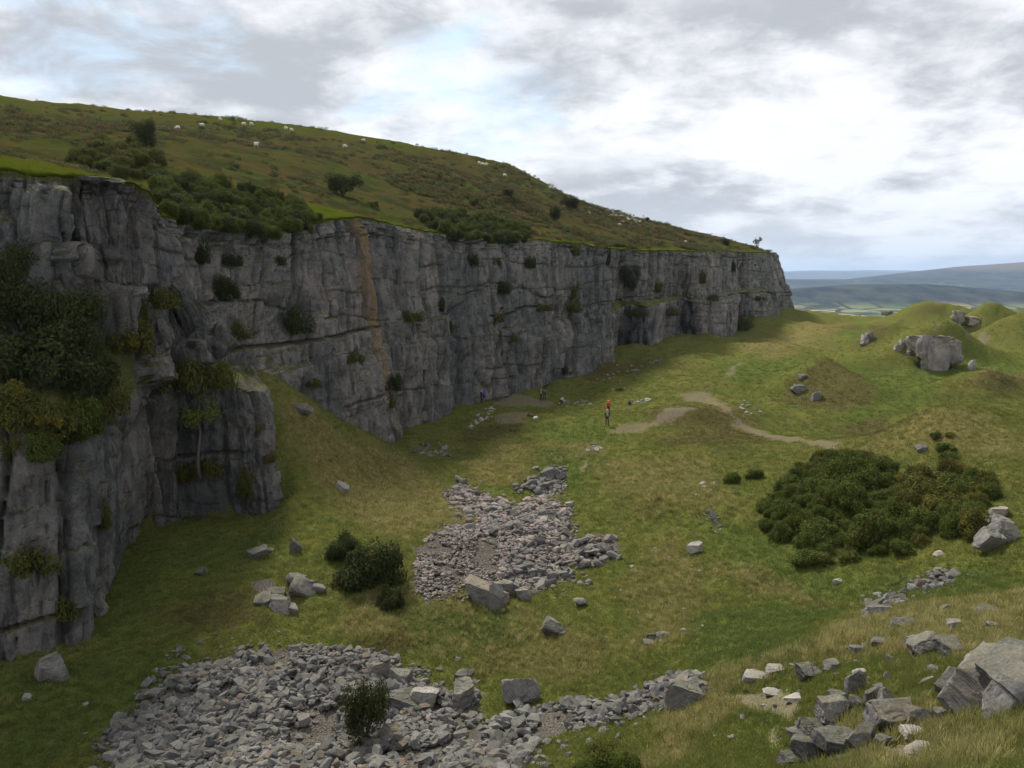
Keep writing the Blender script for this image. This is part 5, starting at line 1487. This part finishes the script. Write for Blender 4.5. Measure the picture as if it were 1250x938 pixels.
for i, (px, Y, w_, h_, nb_) in enumerate([(975, 2100, 60, 16, 9), (1000, 1700, 90, 14, 14), (1012, 1500, 40, 12, 8), (1036, 1500, 30, 14, 8), (1045, 1250, 24, 9, 8), (1060, 1500, 70, 9, 8), (985, 2500, 120, 12, 14),
                                          (1030, 2300, 200, 9, 18), (1080, 1350, 40, 8, 6), (965, 2700, 60, 14, 8), (1120, 2500, 260, 10, 20), (1240, 2400, 200, 10, 18)]):
    far_trees(px, Y, w_, h_, '', nb_, i + 1)

def farm(px, Y, L, label):
    c = P(px, 356, Y=Y); z = float(valley_z(np.array([c[0]]), np.array([Y]))[0])
    root = empty('farmhouse', (c[0], Y, z), 0.2); things(root, label, 'building')
    mw = bpy.data.materials.new('white_render'); mw.use_nodes = True
    mw.node_tree.nodes['Principled BSDF'].inputs['Base Color'].default_value = (0.78, 0.77, 0.74, 1)
    mr = bpy.data.materials.new('slate_roof'); mr.use_nodes = True
    mr.node_tree.nodes['Principled BSDF'].inputs['Base Color'].default_value = (0.32, 0.33, 0.36, 1)
    a, b_, h_ = L / 2, L * 0.22, L * 0.22
    v = [(-a, -b_, -3), (a, -b_, -3), (a, b_, -3), (-a, b_, -3), (-a, -b_, h_), (a, -b_, h_), (a, b_, h_), (-a, b_, h_)]
    link_mesh('wall', np.array(v), np.array([(0, 1, 5, 4), (1, 2, 6, 5), (2, 3, 7, 6), (3, 0, 4, 7)]), mw, smooth=False, parent=root)
    v = [(-a - 1, -b_ - 1, h_), (a + 1, -b_ - 1, h_), (a + 1, b_ + 1, h_), (-a - 1, b_ + 1, h_), (-a - 1, 0, h_ * 1.7), (a + 1, 0, h_ * 1.7)]
    link_mesh('roof', np.array(v), np.array([(0, 1, 5, 4), (2, 3, 4, 5), (0, 4, 3, 3), (1, 2, 5, 5)])[:2], mr, smooth=False, parent=root)
farm(966, 3300, 44, 'long white building in the valley beside the cliff end')
farm(974, 3500, 26, 'small white building in the valley right of the long one')

# ------------------------------------------------------------------ sheep
def flat_mat(name, colr, rough=0.85):
    m = bpy.data.materials.new(name); m.use_nodes = True
    n = NT(m.node_tree)
    p_ = n.n('ShaderNodeNewGeometry').outputs['Position']
    c = n.mix(n.noise(p_, 9, 3, 0.6), tuple(q * 0.75 for q in colr), tuple(min(1, q * 1.15) for q in colr))
    n.n('ShaderNodeOutputMaterial', None, Surface=n.n('ShaderNodeBsdfPrincipled', None, Base_Color=c, Roughness=rough))
    return m
M_WOOL = flat_mat('wool', (0.72, 0.69, 0.60)); M_FACE = flat_mat('sheep_face', (0.5, 0.46, 0.40))
def skin_mesh(name, nodes, edges, sub=1):
    """one continuous body grown round a skeleton; nodes: x, y, z, r"""
    me = bpy.data.meshes.new(name); me.from_pydata([n_[:3] for n_ in nodes], edges, []); me.update()
    o = bpy.data.objects.new(name, me); COL.objects.link(o)
    o.modifiers.new('skin', 'SKIN')
    if not me.skin_vertices:
        bm = bmesh.new(); bm.from_mesh(me); bm.verts.layers.skin.verify(); bm.to_mesh(me); bm.free()
    for i, n_ in enumerate(nodes):
        me.skin_vertices[0].data[i].radius = (n_[3], n_[4] if len(n_) > 4 else n_[3]); me.skin_vertices[0].data[i].use_root = (i == 0)
    s_ = o.modifiers.new('smooth', 'SUBSURF'); s_.levels = sub; s_.render_levels = sub
    dg = bpy.context.evaluated_depsgraph_get(); ev = o.evaluated_get(dg)
    out = bpy.data.meshes.new_from_object(ev)
    bpy.data.objects.remove(o); bpy.data.meshes.remove(me)
    out.name = name
    out.polygons.foreach_set('use_smooth', np.full(len(out.polygons), True))
    return out
def make_sheep_mesh(graze):
    hd = (0.62, 0, 0.28, 0.09) if graze else (0.66, 0, 0.78, 0.10)
    nd = [(0, 0, 0.62, 0.27), (-0.34, 0, 0.62, 0.25), (0.32, 0, 0.62, 0.24), (0.50, 0, 0.66 if not graze else 0.52, 0.13), hd, (hd[0] + 0.13, 0, hd[2] - 0.06, 0.055), (-0.5, 0, 0.55, 0.05),
          (0.30, 0.14, 0.38, 0.08), (0.30, 0.14, 0.18, 0.04), (0.31, 0.14, 0.0, 0.04), (0.30, -0.14, 0.38, 0.08), (0.30, -0.14, 0.18, 0.04), (0.31, -0.14, 0.0, 0.04),
          (-0.30, 0.14, 0.38, 0.10), (-0.38, 0.14, 0.20, 0.04), (-0.34, 0.14, 0.0, 0.04), (-0.30, -0.14, 0.38, 0.10), (-0.38, -0.14, 0.20, 0.04), (-0.34, -0.14, 0.0, 0.04)]
    ed = [(0, 1), (0, 2), (2, 3), (3, 4), (4, 5), (1, 6), (2, 7), (7, 8), (8, 9), (2, 10), (10, 11), (11, 12), (1, 13), (13, 14), (14, 15), (1, 16), (16, 17), (17, 18)]
    me = skin_mesh('sheep', nd, ed, 1); me.materials.append(M_WOOL); me.materials.append(M_FACE)
    for p in me.polygons:
        c = p.center
        if c.z < 0.30 or c.x > 0.55: p.material_index = 1
    return me
SH = [make_sheep_mesh(True), make_sheep_mesh(False)]
for i, (px, py) in enumerate([(217, 159), (247, 155.5), (269, 148), (298, 154), (307, 154), (349, 159), (356, 161), (313, 180), (421, 181), (444, 174), (509, 179), (585, 201), (589, 202.5), (593, 203), (616, 216), (672, 231), (677, 231.5), (837, 298)]):
    g = chit(px, py)
    if g[1] < 45 or g[2] < 3:
        g = chit(px, py + 2.5)
    o = bpy.data.objects.new('sheep', SH[i % 2]); COL.objects.link(o)
    o.location = g; o.rotation_euler = (0, 0, lo_rg.choice([0.2, 2.9, 3.5, -0.4, 1.0])); o.scale = (1.15,) * 3
    things(o, 'white sheep grazing as a small dot on the green slope above the cliff', 'sheep', 'sheep on the hillside')

# ------------------------------------------------------------------ people
M_SKIN = flat_mat('skin', (0.55, 0.36, 0.27)); M_ORANGE = flat_mat('orange_plastic', (0.85, 0.22, 0.05), 0.4); M_RED = flat_mat('red_cloth', (0.45, 0.04, 0.035))
M_BLACK = flat_mat('black_cloth', (0.018, 0.018, 0.022)); M_BLUE = flat_mat('blue_cloth', (0.03, 0.07, 0.35)); M_GREYC = flat_mat('grey_cloth', (0.32, 0.32, 0.31)); M_WHITEC = flat_mat('white_cloth', (0.62, 0.62, 0.64))
M_STONEC = flat_mat('light_trousers', (0.42, 0.36, 0.30)); M_HAIR = flat_mat('dark_hair', (0.03, 0.022, 0.016)); M_REDH = flat_mat('red_plastic', (0.6, 0.04, 0.03), 0.4); M_BROWNC = flat_mat('brown_canvas', (0.16, 0.07, 0.045)); M_BOOT = flat_mat('boot', (0.03, 0.025, 0.022))
def ball(c, s, sub=2):
    v, f = ico(sub); return v * np.array(s) + np.array(c), f
def person(g, heading, label, top, legs, head='helmet', headmat=None, pose='stand', vest=None, pack=None, H=1.75, shorts=False):
    root = empty('person', g, heading); things(root, label, 'person'); root.scale = (H / 1.75,) * 3
    st = {'stand': 0.0, 'walk': 0.22, 'bend': 0.1, 'wide': 0.14}[pose]
    lean = {'stand': 0.0, 'walk': 0.04, 'bend': 0.42, 'wide': 0.1}[pose]
    pz = 0.95 if pose != 'bend' else 0.78
    def up(h, f=1.0):    # a point of the spine, h above the pelvis
        return (h * lean * 1.6 * f, 0, pz + h * (1 - lean * 0.55))
    c0 = up(0); c1 = up(0.18); c2 = up(0.40); nk = up(0.53); hd = up(0.62)
    nodes = [(*c0, 0.145, 0.12), (*c1, 0.13, 0.11), (*c2, 0.17, 0.125), (*nk, 0.062)]
    edges = [(0, 1), (1, 2), (2, 3)]
    def chain(start, lst):
        p = start
        for q in lst:
            nodes.append(q); edges.append((p, len(nodes) - 1)); p = len(nodes) - 1
        return p
    kn = -0.12 if pose == 'bend' else 0
    hands = []
    for sgn in (1, -1):
        f = st * sgn
        chain(0, [(0.0 + f * 0.15, 0.10 * sgn, pz - 0.12, 0.09), (0.05 + f * 0.6 - kn * 2, 0.11 * sgn, pz * 0.52, 0.062), (-0.02 + f, 0.115 * sgn, 0.09, 0.04), (0.14 + f, 0.125 * sgn, 0.035, 0.035)])
        sh = (c2[0], c2[1] + 0.20 * sgn, c2[2] + 0.02)
        swing = -f
        el = (sh[0] + swing * 0.5 + 0.02 + lean * 0.35, sh[1] + 0.05 * sgn, sh[2] - 0.28)
        wr = (el[0] + 0.10 + swing * 0.5 + lean * 0.3, el[1] - 0.02 * sgn, el[2] - 0.23)
        chain(2, [(*sh, 0.058), (*el, 0.042), (*wr, 0.028)])
        hands.append((wr, sgn))
    me = skin_mesh('body', nodes, edges, 2)
    for m_ in (M_SKIN, top, legs, M_BOOT): me.materials.append(m_)
    for p in me.polygons:
        c = p.center
        if c.z < 0.11: p.material_index = 3
        elif c.z < pz + 0.03 and abs(c.y) < 0.24 and c.x < c0[0] + 0.5 and not (abs(c.y) > 0.215): p.material_index = 0 if (shorts and c.z < 0.5) else 2
        else: p.material_index = 1
    body = bpy.data.objects.new('body', me); COL.objects.link(body); body.parent = root
    # head with face, hands with fingers: skin
    hx, hz = hd[0] + 0.01, hd[2] + 0.03
    parts = [ball((hx, 0, hz), (0.095, 0.075, 0.115), 3), ball((hx + 0.095, 0, hz - 0.01), (0.022, 0.013, 0.022), 1), ball((hx, 0.078, hz), (0.018, 0.01, 0.03), 1), ball((hx, -0.078, hz), (0.018, 0.01, 0.03), 1), ball((hx + 0.07, 0, hz - 0.06), (0.03, 0.03, 0.03), 2)]
    h_o = link_mesh('head', *join(parts), M_SKIN, parent=root)
    link_mesh('eyes', *join([ball((hx + 0.085, 0.03, hz + 0.012), (0.011, 0.011, 0.009), 1), ball((hx + 0.085, -0.03, hz + 0.012), (0.011, 0.011, 0.009), 1)]), M_BLACK, parent=h_o)
    link_mesh('mouth', *ball((hx + 0.088, 0, hz - 0.05), (0.008, 0.024, 0.006), 1), M_REDH, parent=h_o)
    for wr, sgn in hands:
        w_ = np.array(wr); pr = [ball(w_ + (0.012, 0, -0.05), (0.022, 0.036, 0.05), 2)]
        for k, (L, off) in enumerate(((0.065, -0.024), (0.075, -0.008), (0.07, 0.009), (0.055, 0.025))):
            a = w_ + (0.014, off, -0.09)
            v, f = tube([a, a + (0.006, 0, -L * 0.5), a + (0.022, 0, -L * 0.95)], [0.009, 0.008, 0.006], 5); pr.append((v, f))
        a = w_ + (0.02, -0.03 * sgn, -0.035)
        v, f = tube([a, a + (0.022, -0.014 * sgn, -0.028), a + (0.03, -0.012 * sgn, -0.055)], [0.011, 0.009, 0.007], 5); pr.append((v, f))
        v, f = join([(q[0], q[1] if q[1].shape[1] == 4 else np.concatenate([q[1], q[1][:, 2:3]], 1)) for q in pr])
        me2 = bpy.data.meshes.new('hand'); me2.from_pydata(v.tolist(), [], [list(dict.fromkeys(map(int, x))) for x in f]); me2.materials.append(M_SKIN)
        ho = bpy.data.objects.new('hand', me2); COL.objects.link(ho); ho.parent = root
    if head == 'helmet':
        v, f = ico(3); k = v[:, 2] > -0.25; v = v * (0.128, 0.108, 0.105); v[:, 2] = np.maximum(v[:, 2], -0.02)
        link_mesh('helmet', v + (hx - 0.008, 0, hz + 0.05), f, headmat, parent=root)
    else:
        v, f = ico(3); v = v * (0.107, 0.088, 0.11); v[:, 0] -= np.where(v[:, 2] < 0.03, 0.025, 0)
        link_mesh('hair', v + (hx - 0.018, 0, hz + 0.022), f, M_HAIR, parent=root)
    if vest:
        v, f = rock_shape(3, 3, 0, 0.7, 0); link_mesh('chest_bib', v * (0.03, 0.12, 0.2) + (c2[0] + 0.125, 0, c2[2] - 0.09), f, vest, parent=root)
    if pack:
        v, f = rock_shape(4, 3, 6, 0.6, 0); pk = link_mesh('rucksack', v * (0.13, 0.17, 0.27) + (c2[0] - 0.22, 0, c2[2] - 0.08), f, pack, parent=root)
    if pose != 'bend' or True:
        v, f = tube([(c0[0], 0, c0[2] + 0.02), (c0[0], 0, c0[2] + 0.07)], [0.165, 0.16], 12); v[:, 0] = (v[:, 0] - c0[0]) * 0.95 + c0[0]
        link_mesh('harness', v, f, M_RED if top is M_BLACK else M_BLACK, parent=root)
    return root
person(fhit(741, 520), -1.6, 'person in dark clothes with orange helmet and pale bib, walking towards the camera in front', M_BLACK, M_BLACK, 'helmet', M_ORANGE, 'walk', vest=M_GREYC, H=1.82)
person(fhit(742.5, 506), -1.5, 'person in red jacket and orange helmet just behind the foremost walker', M_RED, M_BLACK, 'helmet', M_ORANGE, 'walk', H=1.75)
person(fhit(768.5, 503.5), -2.6, 'bareheaded person in black top and light trousers walking alone to the right', M_BLACK, M_STONEC, 'hair', None, 'walk', H=1.62, shorts=False)
person(fhit(660.5, 490.5), -1.9, 'person in dark clothes with orange helmet, left one of the standing pair', M_BLACK, M_BLACK, 'helmet', M_ORANGE, 'stand', vest=M_GREYC, H=1.75)
person(fhit(664.5, 490), -1.2, 'person in dark grey clothes, right one of the standing pair', flat_mat('slate_cloth', (0.045, 0.055, 0.065)), M_BLACK, 'hair', None, 'wide', H=1.68)
person(fhit(684, 495), -0.4, 'person in white top bending over the pale stones', M_WHITEC, M_BLACK, 'hair', None, 'bend', H=1.6)
person(fhit(591, 491.5), 2.2, 'person in blue jacket standing against the foot of the cliff', M_BLUE, M_BLACK, 'hair', None, 'wide', H=1.72)
person(fhit(587.5, 491.5), 0.6, 'person with red helmet next to the blue jacket at the cliff foot', M_BLACK, M_BLACK, 'helmet', M_REDH, 'stand', vest=M_REDH, H=1.65)
def kit(px, py, s3, mat, label, seed):
    g = fhit(px, py)
    root = empty('kit_bag', g, 0.3); things(root, label, 'bag')
    v, f = rock_shape(seed, 4, 5, 0.6, 0.03); link_mesh('bag_body', v * s3 + (0, 0, s3[2] * 0.85), f, mat, parent=root)
    v, f = tube([(-s3[0] * 0.5, 0, s3[2] * 1.6), (-s3[0] * 0.3, 0, s3[2] * 2.0), (s3[0] * 0.3, 0, s3[2] * 2.0), (s3[0] * 0.5, 0, s3[2] * 1.6)], [0.015] * 4, 5); link_mesh('handle', v, f, M_BLACK, parent=root)
kit(647.5, 509, (0.42, 0.3, 0.22), M_BROWNC, 'brown canvas kit bag on the bare ground by the path', 1)
kit(654, 509, (0.16, 0.15, 0.18), M_RED, 'small red bag leaning behind the white one', 2)
kit(653.5, 511.5, (0.3, 0.22, 0.17), M_WHITEC, 'white bag lying in front of the brown kit bag', 3)

# ------------------------------------------------------------------ grass
def mat_tuft(hill=False):
    m = bpy.data.materials.new('grass_blades'); m.use_nodes = True
    n = NT(m.node_tree)
    g = n.n('ShaderNodeNewGeometry'); pos = g.outputs['Position']
    c, fin, vf = grass_color(n, pos)
    def at(nm): return n.n('ShaderNodeAttribute', {'attribute_name': nm, 'attribute_type': 'INSTANCER'}).outputs['Fac']
    rnd = n.n('ShaderNodeObjectInfo').outputs['Random']
    dry = n.math('MULTIPLY', at('tdry'), n.ramp(rnd, 0.1, 0.7, 0.4, 1.0))
    c = n.mix(0.5, c, (0.172, 0.215, 0.048))
    c = n.mix(dry, c, n.mix(rnd, (0.21, 0.19, 0.066), (0.42, 0.37, 0.17)))
    c = n.mix(n.math('MULTIPLY', at('tlush'), 0.8), c, n.mix(rnd, (0.07, 0.105, 0.028), (0.135, 0.18, 0.05)))
    c = n.mix(n.math('MULTIPLY', at('tbrown'), 0.8), c, n.mix(rnd, (0.08, 0.068, 0.026), (0.18, 0.145, 0.06)))
    b = n.n('ShaderNodeBsdfPrincipled', None, Base_Color=c, Roughness=0.8)
    b.inputs['Specular IOR Level'].default_value = 0.03
    tr = n.n('ShaderNodeBsdfTranslucent', None, Color=c)
    ms = n.n('ShaderNodeMixShader', None, i0=0.3, i1=b.outputs[0], i2=tr.outputs[0])
    n.n('ShaderNodeOutputMaterial', None, Surface=ms)
    return m
M_TUFT = mat_tuft()
def tuft_mesh(seed, nb_, r, h, wdt, lean, mat):
    rg = np.random.default_rng(seed); V_, F_ = [], []
    for i in range(nb_):
        a = rg.uniform(0, 6.28); q = r * math.sqrt(rg.random()); x, y = math.cos(a) * q, math.sin(a) * q
        a2 = a + rg.normal(0, 0.8); L = h * rg.uniform(0.55, 1.2); ln = lean * rg.uniform(0.3, 1.3)
        dx, dy = math.cos(a2), math.sin(a2); sx, sy = -dy * wdt, dx * wdt
        k = len(V_)
        V_ += [(x - sx, y - sy, -0.03), (x + sx, y + sy, -0.03), (x + dx * ln * L * 0.45 - sx * 0.7, y + dy * ln * L * 0.45 - sy * 0.7, L * 0.6), (x + dx * ln * L * 0.45 + sx * 0.7, y + dy * ln * L * 0.45 + sy * 0.7, L * 0.6), (x + dx * ln * L, y + dy * ln * L, L)]
        F_ += [(k, k + 1, k + 3, k + 2), (k + 2, k + 3, k + 4, k + 4)]
    me = bpy.data.meshes.new('tuft'); me.from_pydata(V_, [], [tuple(dict.fromkeys(f)) for f in F_]); me.materials.append(mat)
    return bpy.data.objects.new('tuft_shape', me)

def scatter(name, pts_, scl, attrs, srcs, seed=0):
    me = bpy.data.meshes.new(name); n_ = len(pts_)
    me.vertices.add(n_); me.vertices.foreach_set('co', np.ascontiguousarray(pts_, dtype=np.float32).ravel())
    rg = np.random.default_rng(seed)
    for nm, arr in [('scl', scl)] + list(attrs.items()):
        a = me.attributes.new(nm, 'FLOAT', 'POINT'); a.data.foreach_set('value', np.ascontiguousarray(arr, dtype=np.float32))
    a = me.attributes.new('rotz', 'FLOAT_VECTOR', 'POINT')
    rv = np.stack([rg.normal(0, 0.12, n_), rg.normal(0, 0.12, n_), rg.uniform(0, 6.28, n_)], 1)
    a.data.foreach_set('vector', np.ascontiguousarray(rv, dtype=np.float32).ravel())
    a = me.attributes.new('pick', 'INT', 'POINT'); a.data.foreach_set('value', rg.integers(0, len(srcs), n_).astype(np.int32))
    o = bpy.data.objects.new(name, me); COL.objects.link(o); o['kind'] = 'stuff'
    ng = bpy.data.node_groups.new(name + '_nodes', 'GeometryNodeTree')
    ng.interface.new_socket('Geometry', in_out='INPUT', socket_type='NodeSocketGeometry'); ng.interface.new_socket('Geometry', in_out='OUTPUT', socket_type='NodeSocketGeometry')
    N = ng.nodes; L = ng.links
    gi = N.new('NodeGroupInput'); go = N.new('NodeGroupOutput'); iop = N.new('GeometryNodeInstanceOnPoints')
    m2p = N.new('GeometryNodeMeshToPoints'); L.new(gi.outputs[0], m2p.inputs[0]); L.new(m2p.outputs[0], iop.inputs['Points'])
    g2i = N.new('GeometryNodeGeometryToInstance')
    for s_ in reversed(srcs):
        oi = N.new('GeometryNodeObjectInfo'); oi.inputs['Object'].default_value = s_; oi.inputs['As Instance'].default_value = True
        L.new(oi.outputs['Geometry'], g2i.inputs[0])
    # one entry for each source
    N.remove(g2i)
    jn = N.new('GeometryNodeJoinGeometry')
    for s_ in reversed(srcs):
        oi = N.new('GeometryNodeObjectInfo'); oi.inputs['Object'].default_value = s_; oi.inputs['As Instance'].default_value = True
        L.new(oi.outputs['Geometry'], jn.inputs[0])
    L.new(jn.outputs[0], iop.inputs['Instance']); iop.inputs['Pick Instance'].default_value = True
    def na(nm, t, out):
        q = N.new('GeometryNodeInputNamedAttribute'); q.data_type = t; q.inputs['Name'].default_value = nm
        return q.outputs['Attribute']
    L.new(na('pick', 'INT', 0), iop.inputs['Instance Index'])
    e2r = N.new('FunctionNodeEulerToRotation'); L.new(na('rotz', 'FLOAT_VECTOR', 0), e2r.inputs[0]); L.new(e2r.outputs[0], iop.inputs['Rotation'])
    L.new(na('scl', 'FLOAT', 0), iop.inputs['Scale'])
    L.new(iop.outputs[0], go.inputs[0])
    for x in [q for q in N if q.type == 'OBJECT_INFO' and not q.outputs['Geometry'].links]: N.remove(x)
    md = o.modifiers.new('scatter', 'NODES'); md.node_group = ng
    return o

tufts = [tuft_mesh(i, 14, 0.17, 0.10, 0.009, 1.0, M_TUFT) for i in range(3)]
longs = [tuft_mesh(10 + i, 26, 0.10, 0.30, 0.008, 0.6, M_TUFT) for i in range(3)]
rg = np.random.default_rng(99)
def sample_zone(nm, x, y):
    """zone value at a place from the ground grid"""
    m_ = ZONES[nm][1]
    u = np.interp(x / y, uu, np.arange(len(uu))); r = np.interp(y, yy, np.arange(len(yy)))
    return m_[np.clip(np.round(r).astype(int), 0, len(yy) - 1), np.clip(np.round(u).astype(int), 0, len(uu) - 1)]
def field(n_, y0, y1, power):
    u = rg.uniform(-0.72, 0.72, n_)
    t = rg.random(n_); y = y0 * (y1 / y0) ** (t ** power)
    x = u * y
    lim_ = np.interp(y, by_sorted[:, 1], by_sorted[:, 0])
    ok = x > lim_ - 3.5
    x, y = x[ok], y[ok]
    sc_ = sample_zone('scree', x, y) + sample_zone('dirt', x, y) * 1.2
    ok = rg.random(len(x)) > sc_ * 1.15
    for a, b, r in ROCK_FOOT:
        ok &= (x - a) ** 2 + (y - b) ** 2 > (r * 0.55) ** 2
    return x[ok], y[ok]
x, y = field(330000, 8, 230, 1.0)
ok = rg.random(len(x)) < np.clip(1.25 - y / 190, 0.12, 0.8)
x, y = x[ok], y[ok]
dry = sample_zone('dry', x, y); lush = sample_zone('lush', x, y); brown = sample_zone('brown', x, y)
z = fz(x, y)
sc_ = rg.uniform(0.6, 1.25, len(x)) * (1 + 0.25 * dry) * np.clip(0.75 + y / 110, 0.8, 2.0)
scatter('grass', np.stack([x, y, z], 1), sc_, {'tdry': dry * np.where((y > 34) & (x > -2), 0.5, 0.85) + 0.10 * rg.random(len(x)), 'tlush': lush, 'tbrown': brown}, tufts, 1)
x, y = field(80000, 8, 120, 1.0)
dry = sample_zone('dry', x, y); cl = vnoise(x / 1.5, y / 1.5, seed=7)
ok = rg.random(len(x)) < np.clip(dry * 1.0 + (cl > 0.70) * 0.4, 0.02, 1) * 0.5
x, y, dry = x[ok], y[ok], dry[ok]
scatter('tussock_grass', np.stack([x, y, fz(x, y)], 1), rg.uniform(0.5, 1.2, len(x)), {'tdry': np.clip(dry + 0.3, 0, 1), 'tlush': dry * 0, 'tbrown': dry * 0}, longs, 2)

# bracken and heather on the hill
M_BRK = mat_leaf('bracken_fronds', (0.075, 0.066, 0.024), (0.15, 0.112, 0.045), (0.16, 0.08, 0.04), 0.4)
M_HEA = mat_leaf('heather', (0.05, 0.062, 0.022), (0.12, 0.125, 0.045))
(v0, f0), _ = VAR['herb'][0]
def low_clump(seed, mat, n_leaf=260):
    rgx = np.random.default_rng(seed)
    bl = [(rgx.uniform(-0.5, 0.5), rgx.uniform(-0.5, 0.5), 0.12, rgx.uniform(0.25, 0.4)) for _ in range(5)]
    v, f = leaf_cloud(rgx, bl, n_leaf, 0.085, 0.6, 0.2)
    o = link_mesh('clump_shape', v, f, mat, smooth=False); COL.objects.unlink(o)
    return o
bclumps = [low_clump(1, M_BRK), low_clump(2, M_BRK), low_clump(3, M_HEA), low_clump(4, M_HEA)]
# points on the hill mesh
nh = 90000
ri = rg.random(nh) ** 0.8 * (len(tt) - 2); ci = rg.random(nh) * (len(cs) - 2)
r0 = ri.astype(int); c0 = ci.astype(int); fr = (ri - r0)[:, None]; fc = (ci - c0)[:, None]
HP = (HG[r0, c0] * (1 - fr) + HG[r0 + 1, c0] * fr) * (1 - fc) + (HG[r0, c0 + 1] * (1 - fr) + HG[r0 + 1, c0 + 1] * fr) * fc
brv = br_hill[r0, c0]
nz_ = fbm(HP[:, 0] / 16 + 3, HP[:, 1] / 16, oct=4, seed=91)
ok = (rg.random(nh) < (0.02 + 0.38 * sstep(0.05, 0.3, nz_)) * brv * 0.8) & (tt[r0] > 2.0) & (HP[:, 1] < 330)
HP = HP[ok]
hs = rg.uniform(0.5, 1.2, len(HP)) * np.clip(HP[:, 1] / 110, 0.75, 1.7)
scatter('bracken', HP - np.array([0, 0, 0.05]), hs, {}, bclumps, 3)
print('bracken', len(HP))

# ------------------------------------------------------------------ haze
def make_haze():
    x0, x1, y0, y1, z0, z1 = -36000, 51000, -60, 38500, -330, 420
    v = [(x, y, z) for x in (x0, x1) for y in (y0, y1) for z in (z0, z1)]
    f = [(0, 1, 3, 2), (4, 6, 7, 5), (0, 4, 5, 1), (2, 3, 7, 6), (0, 2, 6, 4), (1, 5, 7, 3)]
    m = bpy.data.materials.new('haze_air'); m.use_nodes = True
    n = NT(m.node_tree)
    vol = n.n('ShaderNodeVolumePrincipled', None, Color=(0.52, 0.70, 1.0), Density=0.000044, Anisotropy=0.2)
    n.n('ShaderNodeOutputMaterial', None, Volume=vol)
    o = link_mesh('haze', np.array(v, float), np.array(f), m, smooth=False, kind='stuff')
    return o
make_haze()
print('verts', sum(len(o.data.vertices) for o in SC.objects if o.type == 'MESH'), 'cliff cols', nc)
